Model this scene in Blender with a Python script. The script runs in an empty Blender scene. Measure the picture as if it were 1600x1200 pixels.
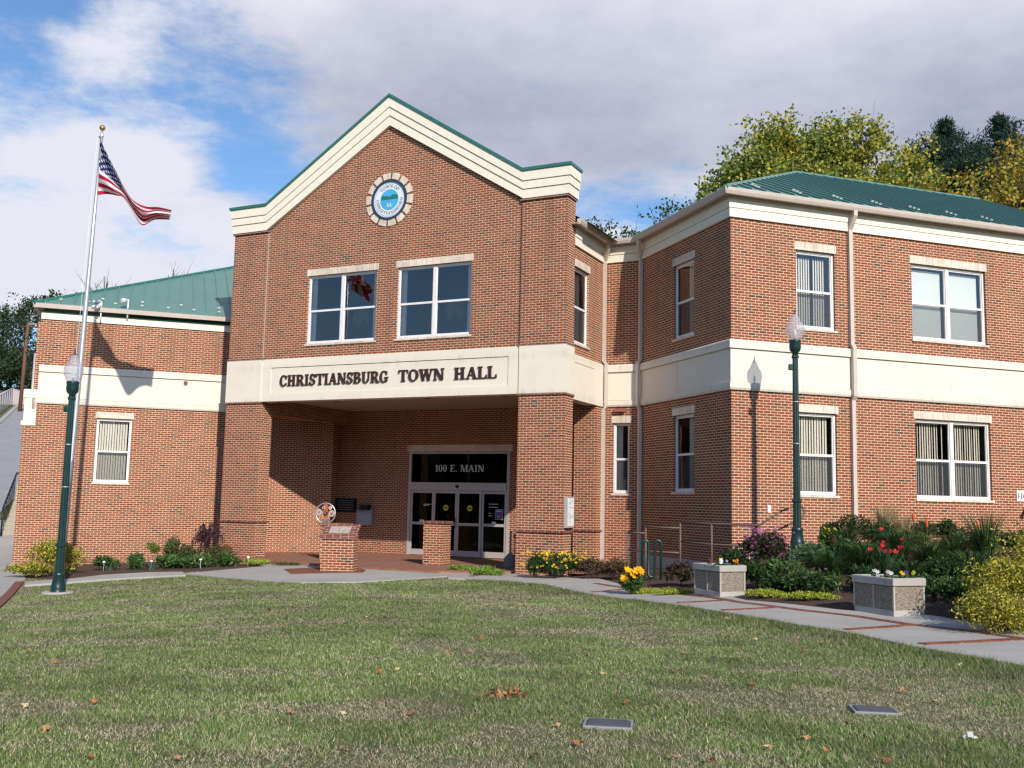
import bpy, math, random
import numpy as np
from mathutils import Matrix, Vector
rad = math.radians
sc = bpy.context.scene
COL = sc.collection

# ---------------------------------------------------------------- camera
CZ = 1.85
FOC, PIT, ROL = 1580.0, rad(6.7318), rad(1.2151)
cam = bpy.data.objects.new('camera', bpy.data.cameras.new('camera')); COL.objects.link(cam)
cam.data.lens = FOC / 1600 * 36; cam.data.sensor_width = 36; cam.data.clip_start = 0.05; cam.data.clip_end = 3000
Fw = Vector((0, math.cos(PIT), math.sin(PIT))); U0 = Vector((0, -math.sin(PIT), math.cos(PIT))); R0 = Vector((1, 0, 0))
Rr = R0 * math.cos(ROL) + U0 * math.sin(ROL); Up = U0 * math.cos(ROL) - R0 * math.sin(ROL)
M = Matrix((Rr, Up, -Fw)).transposed().to_4x4(); M.translation = Vector((0, 0, CZ))
cam.matrix_world = M
sc.camera = cam
# ---------------------------------------------------------------- sun and exposure
SAZ, SEL = 21.3, 29.8
sv = Vector((-math.sin(rad(SAZ)), math.cos(rad(SAZ)), -math.tan(rad(SEL)))).normalized()
sl = bpy.data.lights.new('sun', 'SUN'); sl.energy = 5.0; sl.angle = rad(0.55); sl.color = (1.0, 0.93, 0.82)
so = bpy.data.objects.new('sun', sl); COL.objects.link(so)
so.rotation_euler = sv.to_track_quat('-Z', 'Y').to_euler(); so.location = (20, -40, 40)
sc.view_settings.view_transform = 'Standard'; sc.view_settings.look = 'None'
sc.view_settings.exposure = 0.0; sc.view_settings.gamma = 1
sc.cycles.filter_width = 1.38; sc.render.resolution_x = 1024; sc.render.resolution_y = 768
# ---------------------------------------------------------------- world: sky and clouds
w = bpy.data.worlds.new('World'); sc.world = w; w.use_nodes = True
nt = w.node_tree; N = nt.nodes; N.clear(); LK = nt.links.new
def nd(t, **k):
    n = N.new(t)
    for a, b in k.items(): setattr(n, a, b)
    return n
def wm(op, a, b=None, c=None):
    n = nd('ShaderNodeMath', operation=op)
    for i, v in enumerate((a, b, c)):
        if v is None: continue
        if isinstance(v, (int, float)): n.inputs[i].default_value = v
        else: LK(v, n.inputs[i])
    return n.outputs[0]
sky = nd('ShaderNodeTexSky', sky_type='NISHITA'); sky.sun_disc = False
sky.sun_elevation = rad(SEL); sky.sun_rotation = rad(180 - SAZ); sky.air_density = 1.0; sky.dust_density = 0.6; sky.ozone_density = 1.6
tc = nd('ShaderNodeTexCoord'); sp = nd('ShaderNodeSeparateXYZ'); LK(tc.outputs['Generated'], sp.inputs[0])
dx, dy, dz = sp.outputs
den = wm('ADD', wm('MAXIMUM', dz, 0.0), 0.16)
cu = wm('DIVIDE', dx, den); cv = wm('DIVIDE', dy, den)
cb = nd('ShaderNodeCombineXYZ'); LK(cu, cb.inputs[0]); LK(cv, cb.inputs[1])
def noise(scale, det, rough, off, dist=0.0):
    mp = nd('ShaderNodeMapping'); mp.inputs['Location'].default_value = off; LK(cb.outputs[0], mp.inputs[0])
    n = nd('ShaderNodeTexNoise'); n.inputs['Scale'].default_value = scale; n.inputs['Detail'].default_value = det
    n.inputs['Roughness'].default_value = rough; n.inputs['Distortion'].default_value = dist
    LK(mp.outputs[0], n.inputs[0]); return n.outputs[0]
n1 = noise(0.95, 8, 0.56, (3.1, 1.7, 0), 0.25)
n2 = noise(3.6, 7, 0.66, (7.3, 2.2, 0))
# a broad grey deck lies to the north and east, broken cumulus to the north-west
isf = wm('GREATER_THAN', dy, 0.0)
azm = wm('DIVIDE', dx, wm('MAXIMUM', dy, 0.05)); elv = wm('DIVIDE', dz, wm('MAXIMUM', dy, 0.05))
def sstep(v, a, b):
    n = nd('ShaderNodeMapRange', interpolation_type='SMOOTHSTEP'); LK(v, n.inputs[0]); n.inputs[1].default_value = a; n.inputs[2].default_value = b; return n.outputs[0]
edge = wm('ADD', azm, wm('MULTIPLY', wm('SUBTRACT', elv, 0.30), 0.85))
deck = wm('MULTIPLY', sstep(edge, -0.34, -0.06), wm('MULTIPLY', sstep(elv, 0.25, 0.37), sstep(elv, 1.3, 0.75)))
def puff(ca, ce, ra, re, amp):
    u = wm('DIVIDE', wm('SUBTRACT', azm, ca), ra); v = wm('DIVIDE', wm('SUBTRACT', elv, ce), re)
    q = wm('ADD', wm('MULTIPLY', u, u), wm('MULTIPLY', v, v)); return wm('MULTIPLY', wm('POWER', 2.718, wm('MULTIPLY', q, -1.0)), amp)
pf_ = [puff(-.48, .335, .13, .090, .36), puff(-.37, .33, .075, .065, .26), puff(-.51, .215, .11, .045, .34), puff(-.27, .265, .10, .055, .32), puff(-.42, .46, .06, .05, .20), puff(.10, .262, .11, .03, .28), puff(-.05, .25, .1, .03, .2), puff(-.38, .225, .08, .025, .18)]
tot = pf_[0]
for q_ in pf_[1:]: tot = wm('ADD', tot, q_)
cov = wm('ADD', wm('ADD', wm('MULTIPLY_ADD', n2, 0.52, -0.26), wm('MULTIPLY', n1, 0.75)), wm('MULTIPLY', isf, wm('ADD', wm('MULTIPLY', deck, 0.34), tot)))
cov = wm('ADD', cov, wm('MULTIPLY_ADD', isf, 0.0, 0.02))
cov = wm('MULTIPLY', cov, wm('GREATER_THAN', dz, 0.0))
rp = nd('ShaderNodeMapRange', interpolation_type='SMOOTHSTEP'); LK(cov, rp.inputs[0])
rp.inputs[1].default_value = 0.46; rp.inputs[2].default_value = 0.66
cl = nd('ShaderNodeMix', data_type='RGBA')
n3 = noise(1.9, 6, 0.62, (0.4, 6.2, 0))
shade = nd('ShaderNodeMapRange'); LK(wm('ADD', wm('MULTIPLY', wm('MULTIPLY', deck, isf), sstep(elv, .62, .40)), wm('MULTIPLY', n3, 2.0)), shade.inputs[0]); shade.inputs[1].default_value = 1.15; shade.inputs[2].default_value = 2.25
LK(shade.outputs[0], cl.inputs[0])
cl.inputs[6].default_value = (0.80, 0.81, 0.90, 1); cl.inputs[7].default_value = (0.39, 0.42, 0.55, 1)
skm = nd('ShaderNodeMix', data_type='RGBA', blend_type='MULTIPLY'); skm.inputs[0].default_value = 1
LK(sky.outputs[0], skm.inputs[6]); skm.inputs[7].default_value = (0.80, 1.02, 1.22, 1)
bgs = nd('ShaderNodeBackground'); LK(skm.outputs[2], bgs.inputs[0]); bgs.inputs[1].default_value = 0.13
bgc = nd('ShaderNodeBackground'); LK(cl.outputs[2], bgc.inputs[0]); bgc.inputs[1].default_value = 1.0
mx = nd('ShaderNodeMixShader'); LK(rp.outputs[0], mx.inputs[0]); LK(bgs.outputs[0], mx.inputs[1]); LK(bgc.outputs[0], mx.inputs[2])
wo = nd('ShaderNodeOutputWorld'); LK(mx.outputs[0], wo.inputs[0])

# ================================================================ helpers
def raypx(x, y):
    du, dv = x - 800, y - 600; cr, sr = math.cos(ROL), math.sin(ROL)
    u = du * cr + dv * sr; v = -du * sr + dv * cr; a = (u / FOC, 1, -v / FOC)
    return (a[0], a[1] * math.cos(PIT) - a[2] * math.sin(PIT), a[1] * math.sin(PIT) + a[2] * math.cos(PIT))
def at(x, y, z):
    r = raypx(x, y); t = (z - CZ) / r[2]; return (r[0] * t, r[1] * t, z)
def aty(x, y, Y):
    r = raypx(x, y); t = Y / r[1]; return (r[0] * t, Y, r[2] * t + CZ)
class Fr:
    def __init__(s, o, a):
        s.o = np.array(o, float)[:2]; s.a = a; s.u = np.array([math.cos(rad(a)), math.sin(rad(a))]); s.n = np.array([s.u[1], -s.u[0]])
    def w(s, a, d, z):
        q = s.o + s.u * a + s.n * d; return (float(q[0]), float(q[1]), float(z))
    def hit(s, x, y, d=0):
        r = np.array(raypx(x, y)); t = ((s.o + s.n * d) @ s.n) / (r[:2] @ s.n); P = r * t
        return float((P[:2] - s.o) @ s.u), float(P[2] + CZ)
G = Fr((-8.967, 31.755), -25.9)
R = Fr((5.288, 24.221), 19.1)
L = Fr((-15.024, 31.886), 19.1)
MM = Fr((2.686, 29.351), -25.9)
T = Fr(G.w(11.5, -0.54, 0), 64.1)
Sg = Fr((5.288 - 0.3272 * 4.92, 24.221 + 0.945 * 4.92), 19.1 - 90)     # s runs from inner corner to the street corner
W0 = Fr((0, 0), 0)

def tag(o, label=None, cat=None, group=None, kind=None):
    if label: o['label'] = label
    if cat: o['category'] = cat
    if group: o['group'] = group
    if kind: o['kind'] = kind
    return o
def empty(name, loc, label, cat, group=None):
    o = bpy.data.objects.new(name, None); COL.objects.link(o); o.location = loc; o.empty_display_size = 0.2
    return tag(o, label, cat, group)
def put(o, parent):
    if parent is not None:
        o.parent = parent; o.matrix_parent_inverse = Matrix.Translation(parent.location).inverted() if parent.parent is None else (Matrix.Translation(root_loc(parent)).inverted())
    return o
def root_loc(p):
    # children keep world coordinates in their mesh; undo the root's translation once
    return Vector((0, 0, 0))

class MB:
    """collects polygons in world coordinates"""
    def __init__(s): s.v = []; s.f = []; s.m = []; s.sm = []
    def poly(s, pts, mi=0, smooth=False):
        b = len(s.v); s.v += [tuple(map(float, p)) for p in pts]; s.f.append(tuple(range(b, b + len(pts)))); s.m.append(mi); s.sm.append(smooth)
    def box8(s, P, mi=0):
        b = len(s.v); s.v += [tuple(map(float, p)) for p in P]
        for q in ((0, 3, 2, 1), (4, 5, 6, 7), (0, 1, 5, 4), (1, 2, 6, 5), (2, 3, 7, 6), (3, 0, 4, 7)):
            s.f.append(tuple(b + i for i in q)); s.m.append(mi); s.sm.append(False)
    def fb(s, F, s0, s1, d0, d1, z0, z1, mi=0):
        a, b = min(d0, d1), max(d0, d1)
        s.box8([F.w(s0, b, z0), F.w(s1, b, z0), F.w(s1, a, z0), F.w(s0, a, z0), F.w(s0, b, z1), F.w(s1, b, z1), F.w(s1, a, z1), F.w(s0, a, z1)], mi)
    def prism(s, F, pts, d0, d1, mi=0):
        """polygon given as (s,z) extruded from d0 (back) to d1 (front)"""
        n = len(pts); A = [F.w(a, d1, z) for a, z in pts]; B = [F.w(a, d0, z) for a, z in pts]
        s.poly(A, mi); s.poly(B[::-1], mi)
        for i in range(n):
            j = (i + 1) % n; s.poly([A[i], B[i], B[j], A[j]], mi)
    def tube(s, pts, r, n=8, mi=0, cap=True, smooth=True):
        pts = [Vector(p) for p in pts]; rs = r if hasattr(r, '__len__') else [r] * len(pts)
        b = len(s.v); up = Vector((0, 0, 1)); prev = None
        for i, p in enumerate(pts):
            t = (pts[min(i + 1, len(pts) - 1)] - pts[max(i - 1, 0)]).normalized()
            if prev is None: x = t.cross(Vector((0.3, 0.9, 0.1)) if abs(t.z) > .9 else up).normalized()
            else: x = (prev - t * prev.dot(t)).normalized()
            prev = x; y = t.cross(x)
            for k in range(n):
                a = 2 * math.pi * k / n; s.v.append(tuple(p + (x * math.cos(a) + y * math.sin(a)) * rs[i]))
        for i in range(len(pts) - 1):
            for k in range(n):
                k2 = (k + 1) % n; s.f.append((b + i * n + k, b + i * n + k2, b + (i + 1) * n + k2, b + (i + 1) * n + k)); s.m.append(mi); s.sm.append(smooth)
        if cap:
            s.f.append(tuple(b + k for k in range(n))[::-1]); s.m.append(mi); s.sm.append(False)
            e = b + (len(pts) - 1) * n; s.f.append(tuple(e + k for k in range(n))); s.m.append(mi); s.sm.append(False)
    def lathe(s, c, prof, n=20, mi=0, flute=0.0, smooth=True):
        b = len(s.v)
        for r, z in prof:
            for k in range(n):
                a = 2 * math.pi * k / n; rr = r * (1 - (flute if k % 2 else 0)); s.v.append((c[0] + rr * math.cos(a), c[1] + rr * math.sin(a), c[2] + z))
        for i in range(len(prof) - 1):
            for k in range(n):
                k2 = (k + 1) % n; s.f.append((b + i * n + k, b + i * n + k2, b + (i + 1) * n + k2, b + (i + 1) * n + k)); s.m.append(mi); s.sm.append(smooth)
        s.f.append(tuple(b + k for k in range(n))[::-1]); s.m.append(mi); s.sm.append(False)
        e = b + (len(prof) - 1) * n; s.f.append(tuple(e + k for k in range(n))); s.m.append(mi); s.sm.append(False)
    def sweep(s, path, prof, mi=0, caps=True):
        """horizontal moulding: closed profile of (offset,z) swept along an XY path, offset to the left of travel"""
        P = [np.array(p[:2], float) for p in path]; n = len(P); rings = []
        for i in range(n):
            ds = []
            if i > 0: d = P[i] - P[i - 1]; ds.append(d / np.linalg.norm(d))
            if i < n - 1: d = P[i + 1] - P[i]; ds.append(d / np.linalg.norm(d))
            ns = [np.array([-d[1], d[0]]) for d in ds]
            if len(ns) == 2: m = ns[0] + ns[1]; m = m / (m @ ns[0])
            else: m = ns[0]
            rings.append([(P[i][0] + m[0] * o, P[i][1] + m[1] * o, z) for o, z in prof])
        k = len(prof)
        for i in range(n - 1):
            for j in range(k):
                j2 = (j + 1) % k; s.poly([rings[i][j], rings[i][j2], rings[i + 1][j2], rings[i + 1][j]], mi)
        if caps: s.poly(rings[0], mi); s.poly(rings[-1][::-1], mi)
    def build(s, name, mats, parent=None, origin=None, bevel=0.0):
        me = bpy.data.meshes.new(name)
        V = np.array(s.v, dtype=np.float64).reshape(-1, 3)
        if parent is not None:
            p = parent
            while p.parent is not None: p = p.parent
            off = np.array(p.location)
        else:
            off = np.array(origin if origin is not None else (0, 0, 0), float)
        me.from_pydata((V - off).tolist(), [], s.f)
        if not isinstance(mats, (list, tuple)): mats = [mats]
        for m in mats: me.materials.append(m)
        me.polygons.foreach_set('material_index', s.m); me.polygons.foreach_set('use_smooth', s.sm)
        uvl = me.uv_layers.new(name='UVMap'); uv = np.zeros((len(me.loops), 2)); li = 0
        for f in s.f:
            p = V[list(f)]; nn = np.zeros(3)
            for i in range(len(f)):
                a, b = p[i], p[(i + 1) % len(f)]; nn += np.cross(a - p[0], b - p[0])
            l = np.linalg.norm(nn); nn = nn / l if l > 1e-12 else np.array([0, 0, 1.0])
            if abs(nn[2]) > 0.75: q = p[:, :2]
            else:
                t = np.array([-nn[1], nn[0], 0.0]); t /= np.linalg.norm(t); q = np.stack([p @ t, p[:, 2]], 1)
            uv[li:li + len(f)] = q; li += len(f)
        uvl.data.foreach_set('uv', uv.ravel()); me.validate(); me.update()
        o = bpy.data.objects.new(name, me); COL.objects.link(o)
        if parent is not None: o.parent = parent
        else: o.location = off
        if bevel > 0:
            b = o.modifiers.new('bevel', 'BEVEL'); b.width = bevel; b.segments = 2; b.limit_method = 'ANGLE'
        return o
def quadmesh(name, V, C, mat, parent=None, nper=4, origin=(0, 0, 0), faces=None):
    """many small leaves / blades from a numpy array; C = colour per vertex"""
    V = np.asarray(V, dtype=np.float32).reshape(-1, 3)
    if parent is not None:
        p = parent
        while p.parent is not None: p = p.parent
        off = np.array(p.location, dtype=np.float32)
    else: off = np.array(origin, dtype=np.float32)
    V = V - off; n = len(V); me = bpy.data.meshes.new(name)
    me.vertices.add(n); me.vertices.foreach_set('co', V.ravel())
    nf = n // nper; me.loops.add(nf * nper); me.loops.foreach_set('vertex_index', np.arange(nf * nper, dtype=np.int32))
    me.polygons.add(nf); me.polygons.foreach_set('loop_start', np.arange(0, nf * nper, nper, dtype=np.int32)); me.polygons.foreach_set('loop_total', np.full(nf, nper, dtype=np.int32))
    me.update(calc_edges=True)
    ca = me.color_attributes.new('Col', 'FLOAT_COLOR', 'POINT'); c = np.ones((n, 4), dtype=np.float32); c[:, :3] = C; ca.data.foreach_set('color', c.ravel())
    me.materials.append(mat); o = bpy.data.objects.new(name, me); COL.objects.link(o)
    if parent is not None: o.parent = parent
    else: o.location = [float(a) for a in off]
    return o

# ================================================================ materials
class Mt:
    def __init__(s, name, rough=0.8, spec=0.3, metal=0.0):
        s.m = bpy.data.materials.new(name); s.m.use_nodes = True; s.t = s.m.node_tree; s.b = s.t.nodes['Principled BSDF']; s.out = s.t.nodes['Material Output']
        s.b.inputs['Roughness'].default_value = rough; s.b.inputs['Specular IOR Level'].default_value = spec; s.b.inputs['Metallic'].default_value = metal
    def n(s, t, **k):
        n = s.t.nodes.new(t)
        for a, b in k.items(): setattr(n, a, b)
        return n
    def L(s, a, b): s.t.links.new(a, b)
    def math(s, op, a, b=None, c=None, clamp=False):
        n = s.n('ShaderNodeMath', operation=op); n.use_clamp = clamp
        for i, v in enumerate((a, b, c)):
            if v is None: continue
            if isinstance(v, (int, float)): n.inputs[i].default_value = v
            else: s.L(v, n.inputs[i])
        return n.outputs[0]
    def mix(s, fac, a, b, bt='MIX'):
        n = s.n('ShaderNodeMix', data_type='RGBA', blend_type=bt)
        for i, v in ((0, fac), (6, a), (7, b)):
            if isinstance(v, (int, float)): n.inputs[i].default_value = v
            elif isinstance(v, tuple): n.inputs[i].default_value = (*v, 1) if len(v) == 3 else v
            else: s.L(v, n.inputs[i])
        return n.outputs[2]
    def noise(s, vec, scale, det=4, rough=0.55):
        n = s.n('ShaderNodeTexNoise'); n.inputs['Scale'].default_value = scale; n.inputs['Detail'].default_value = det; n.inputs['Roughness'].default_value = rough
        if vec is not None: s.L(vec, n.inputs[0])
        return n.outputs[0]
    def ramp(s, fac, stops):
        n = s.n('ShaderNodeValToRGB'); e = n.color_ramp.elements
        while len(e) < len(stops): e.new(0.5)
        for el, (p, c) in zip(e, stops): el.position = p; el.color = (*c, 1) if len(c) == 3 else c
        s.L(fac, n.inputs[0]); return n.outputs[0]
    def rng(s, v, a, b, c=0.0, d=1.0):
        n = s.n('ShaderNodeMapRange'); s.L(v, n.inputs[0]); n.inputs[1].default_value = a; n.inputs[2].default_value = b; n.inputs[3].default_value = c; n.inputs[4].default_value = d; return n.outputs[0]
    def pos(s): return s.n('ShaderNodeNewGeometry').outputs['Position']
    def uv(s): n = s.n('ShaderNodeUVMap'); n.uv_map = 'UVMap'; return n.outputs[0]
    def col(s, c):
        if isinstance(c, tuple): s.b.inputs['Base Color'].default_value = (*c, 1)
        else: s.L(c, s.b.inputs['Base Color'])
        return s
    def bump(s, h, dist=0.01, st=1.0):
        n = s.n('ShaderNodeBump'); n.inputs['Strength'].default_value = st; n.inputs['Distance'].default_value = dist; s.L(h, n.inputs['Height']); s.L(n.outputs[0], s.b.inputs['Normal']); return s

def brick_mat(name, stops, mortar, bw=0.2032, bh=0.0677, ms=0.0125, zoff=5.918, offset=0.5, vertical=False, stain=None, msv=None):
    m = Mt(name, 0.88, 0.2); sp = m.n('ShaderNodeSeparateXYZ'); m.L(m.uv(), sp.inputs[0])
    u, v = sp.outputs[0], sp.outputs[1]
    if vertical: u, v = v, u
    vv = m.math('DIVIDE', m.math('SUBTRACT', v, 0.0 if vertical else zoff), bh); row = m.math('FLOOR', vv)
    uu = m.math('ADD', m.math('DIVIDE', u, bw), m.math('MULTIPLY', m.math('FLOORED_MODULO', row, 2.0), offset)); cl_ = m.math('FLOOR', uu)
    fu = m.math('FRACT', uu); fv = m.math('FRACT', vv)
    du = m.math('MULTIPLY', m.math('MINIMUM', fu, m.math('SUBTRACT', 1.0, fu)), bw)
    dv = m.math('MULTIPLY', m.math('MINIMUM', fv, m.math('SUBTRACT', 1.0, fv)), bh)
    wob = m.math('MULTIPLY_ADD', m.noise(m.pos(), 60, 2), 0.006, -0.003)
    ed = m.math('ADD', m.math('MINIMUM', du, dv), wob)
    mask = m.rng(ed, ms * 0.5 - 0.0012, ms * 0.5 + 0.0022)
    cx = m.n('ShaderNodeCombineXYZ'); m.L(cl_, cx.inputs[0]); m.L(row, cx.inputs[1])
    wn = m.n('ShaderNodeTexWhiteNoise', noise_dimensions='2D'); m.L(cx.outputs[0], wn.inputs['Vector'])
    c = m.ramp(wn.outputs['Value'], stops)
    grain = m.noise(m.pos(), 45, 4, 0.7); c = m.mix(0.5, c, m.ramp(grain, [(0.25, (0.45, 0.45, 0.45)), (0.75, (1.35, 1.3, 1.25))]), 'MULTIPLY')
    patch = m.noise(m.pos(), 0.55, 3, 0.6); c = m.mix(m.rng(patch, 0.3, 0.75, 0, 0.35), c, (0.20, 0.095, 0.06))
    mo = m.mix(m.rng(m.noise(m.pos(), 2.2, 4, 0.6), 0.35, 0.7, 0, 0.6), mortar, tuple(x * 0.72 for x in mortar))
    c = m.mix(mask, mo, c)
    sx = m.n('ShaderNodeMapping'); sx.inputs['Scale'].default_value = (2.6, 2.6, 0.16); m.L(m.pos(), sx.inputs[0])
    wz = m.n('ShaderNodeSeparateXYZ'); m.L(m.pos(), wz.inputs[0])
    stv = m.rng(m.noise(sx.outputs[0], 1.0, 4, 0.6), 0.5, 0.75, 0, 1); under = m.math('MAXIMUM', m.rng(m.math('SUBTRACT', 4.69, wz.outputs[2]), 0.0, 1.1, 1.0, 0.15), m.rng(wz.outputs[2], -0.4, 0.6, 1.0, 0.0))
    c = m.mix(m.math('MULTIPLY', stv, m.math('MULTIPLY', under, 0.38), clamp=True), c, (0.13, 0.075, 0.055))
    # pale efflorescence blooms on some of the masonry
    ef = m.rng(m.noise(m.pos(), 1.15, 5, 0.68), 0.68, 0.84, 0, 0.28)
    c = m.mix(ef, c, (0.52, 0.42, 0.38))
    m.col(c); m.bump(mask, 0.006, 0.7)
    return m.m
BR = [(0.0, (0.175, 0.042, 0.024)), (0.16, (0.235, 0.054, 0.028)), (0.35, (0.29, 0.066, 0.035)), (0.55, (0.24, 0.074, 0.036)), (0.72, (0.325, 0.090, 0.045)), (0.88, (0.21, 0.086, 0.045)), (0.955, (0.18, 0.074, 0.042)), (0.980, (0.070, 0.050, 0.040))]
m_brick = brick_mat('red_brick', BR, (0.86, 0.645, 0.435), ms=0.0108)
m_ledge = brick_mat('ledge_brick', [(0, (0.13, 0.045, 0.035)), (0.5, (0.19, 0.06, 0.045)), (0.9, (0.22, 0.09, 0.06))], (0.5, 0.36, 0.28), bw=0.2032, bh=0.12, zoff=0)
m_buff = brick_mat('buff_soldier_brick', [(0, (0.78, 0.67, 0.57)), (0.3, (0.86, 0.76, 0.64)), (0.6, (0.80, 0.67, 0.58)), (0.9, (0.70, 0.58, 0.48))], (0.86, 0.80, 0.70), bw=0.4, bh=0.0677, zoff=0, vertical=True, ms=0.009, offset=0.0)
m_pave = brick_mat('brick_paving', [(0, (0.26, 0.10, 0.065)), (0.3, (0.32, 0.14, 0.09)), (0.6, (0.36, 0.17, 0.11)), (0.9, (0.28, 0.13, 0.09))], (0.40, 0.30, 0.22), bw=0.2, bh=0.1, ms=0.008, zoff=0)
m_stripb = brick_mat('brick_strip', [(0, (0.17, 0.055, 0.04)), (0.5, (0.23, 0.075, 0.05)), (0.9, (0.26, 0.10, 0.07))], (0.32, 0.2, 0.16), bw=0.1, bh=0.2, ms=0.008, zoff=0)

def simple(name, c, rough=0.6, spec=0.3, metal=0.0, var=0.12, scale=6.0, bump=0.0, bs=60):
    m = Mt(name, rough, spec, metal); n = m.noise(m.pos(), scale, 4, 0.6)
    m.col(m.mix(m.rng(n, 0.3, 0.7), tuple(x * (1 - var) for x in c), tuple(min(1, x * (1 + var * 0.6)) for x in c)))
    if bump: m.bump(m.noise(m.pos(), bs, 4, 0.6), bump, 0.6)
    return m.m
def cream_mat():
    m = Mt('cream_stucco', 0.9, 0.2); p = m.pos(); sp = m.n('ShaderNodeSeparateXYZ'); m.L(p, sp.inputs[0])
    c = m.mix(m.rng(m.noise(p, 0.8, 4, 0.6), 0.3, 0.75), (0.77, 0.70, 0.595), (0.70, 0.63, 0.535))
    mp = m.n('ShaderNodeMapping'); mp.inputs['Scale'].default_value = (6.5, 6.5, 0.5); m.L(p, mp.inputs[0])
    st = m.rng(m.noise(mp.outputs[0], 1.0, 5, 0.65), 0.52, 0.75)
    z = sp.outputs[2]
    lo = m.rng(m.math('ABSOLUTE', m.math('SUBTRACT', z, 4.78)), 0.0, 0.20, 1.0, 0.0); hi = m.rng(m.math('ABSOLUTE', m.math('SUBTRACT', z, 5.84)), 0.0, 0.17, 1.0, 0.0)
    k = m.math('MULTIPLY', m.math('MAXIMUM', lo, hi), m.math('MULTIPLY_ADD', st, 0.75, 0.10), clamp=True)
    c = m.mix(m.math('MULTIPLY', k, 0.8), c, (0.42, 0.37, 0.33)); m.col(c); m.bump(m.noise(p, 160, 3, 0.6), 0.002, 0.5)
    return m.m
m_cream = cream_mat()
m_creamt = simple('cream_trim', (0.80, 0.73, 0.61), 0.7, 0.25, var=0.06)
m_joint = simple('dark_joint', (0.05, 0.045, 0.04), 0.9)
m_gut = simple('beige_gutter_metal', (0.56, 0.48, 0.43), 0.45, 0.4, var=0.07)
m_soff = simple('tan_soffit', (0.42, 0.34, 0.28), 0.8, var=0.08)
m_vinyl = simple('white_vinyl', (0.76, 0.72, 0.72), 0.45, 0.4, var=0.05)
m_alu = simple('satin_aluminium', (0.50, 0.45, 0.43), 0.45, 0.5, 0.25, var=0.06)
m_polealu = simple('brushed_pole_aluminium', (0.60, 0.60, 0.64), 0.4, 0.5, 0.7, var=0.08, scale=4)
m_white = simple('white_paint', (0.78, 0.78, 0.78), 0.5)
m_black = simple('black_metal', (0.02, 0.02, 0.022), 0.45)
m_rail = simple('brown_rail_paint', (0.14, 0.10, 0.085), 0.5, var=0.2)
m_green = simple('dark_green_enamel', (0.009, 0.036, 0.034), 0.32, 0.5, var=0.25, scale=3)
m_capg = simple('green_coping_metal', (0.03, 0.15, 0.125), 0.4, 0.5, var=0.1)
m_gold = simple('gold_ball', (0.55, 0.36, 0.10), 0.3, 0.5, 0.85)
m_dark = simple('dark_interior', (0.022, 0.022, 0.026), 0.9)
m_bronze = simple('dark_bronze', (0.02, 0.022, 0.026), 0.4, 0.5, 0.4)
m_grayb = simple('grey_box_metal', (0.25, 0.25, 0.27), 0.5)
m_orange = simple('rust_orange_paint', (0.42, 0.11, 0.03), 0.6)
m_letter = simple('dark_brown_letter', (0.050, 0.022, 0.018), 0.5)
m_letw = simple('white_vinyl_letter', (0.55, 0.60, 0.60), 0.5)
m_wood = simple('weathered_wood', (0.12, 0.065, 0.040), 0.9, var=0.3)
m_blind = simple('ivory_blind', (0.74, 0.71, 0.60), 0.8, var=0.04)
m_shade = simple('pale_roller_shade', (0.66, 0.70, 0.66), 0.85, var=0.03)
m_curt = simple('curtain', (0.78, 0.75, 0.68), 0.9, var=0.1)

def conc(name, c, var=0.14):
    m = Mt(name, 0.9, 0.2); p = m.pos()
    k = m.mix(m.rng(m.noise(p, 0.9, 5, 0.65), 0.3, 0.7), tuple(x * (1 - var) for x in c), c)
    k = m.mix(m.rng(m.noise(p, 130, 3, 0.7), 0.35, 0.7, 0, 0.5), k, tuple(x * 0.72 for x in c))
    k = m.mix(m.rng(m.noise(p, 0.35, 6, 0.7), 0.5, 0.72, 0, 0.30), k, tuple(x * 0.62 for x in c)); vo = m.n('ShaderNodeTexVoronoi', feature='DISTANCE_TO_EDGE'); vo.inputs['Scale'].default_value = 0.30
    wv = m.n('ShaderNodeVectorMath', operation='ADD'); nv = m.n('ShaderNodeTexNoise'); nv.inputs['Scale'].default_value = 1.6; nv.inputs['Detail'].default_value = 5; m.L(p, nv.inputs[0]); m.L(p, wv.inputs[0]); m.L(nv.outputs['Color'], wv.inputs[1]); m.L(wv.outputs[0], vo.inputs[0])
    k = m.mix(m.rng(vo.outputs['Distance'], 0.0, 0.004, 0.45, 0.0), k, tuple(x * 0.3 for x in c)); m.col(k)
    m.bump(m.noise(p, 150, 3, 0.6), 0.003, 0.5); return m.m
m_conc = conc('pale_concrete', (0.46, 0.43, 0.40), 0.22); m_base = conc('plinth_concrete', (0.50, 0.46, 0.40))
m_asph = conc('grey_asphalt', (0.36, 0.35, 0.36), 0.2)
def aggr():
    m = Mt('exposed_aggregate', 0.9, 0.25); p = m.pos(); v = m.n('ShaderNodeTexVoronoi'); v.inputs['Scale'].default_value = 95; m.L(p, v.inputs[0])
    wn = m.n('ShaderNodeSeparateColor'); m.L(v.outputs['Color'], wn.inputs[0])
    m.col(m.ramp(wn.outputs[0], [(0, (0.13, 0.095, 0.075)), (0.35, (0.22, 0.175, 0.14)), (0.65, (0.29, 0.24, 0.19)), (0.95, (0.40, 0.36, 0.29))])); m.bump(v.outputs['Distance'], 0.01, 0.8); return m.m
m_aggr = aggr()
def roofm(name, c):
    m = Mt(name, 0.42, 0.5, 0.15); n = m.noise(m.pos(), 1.3, 3, 0.5)
    m.col(m.mix(m.rng(n, 0.3, 0.7), tuple(x * 0.88 for x in c), c)); m.bump(m.noise(m.pos(), 2.5, 2, 0.5), 0.01, 0.35); return m.m
m_roof = roofm('green_standing_seam', (0.13, 0.26, 0.225))
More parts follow.
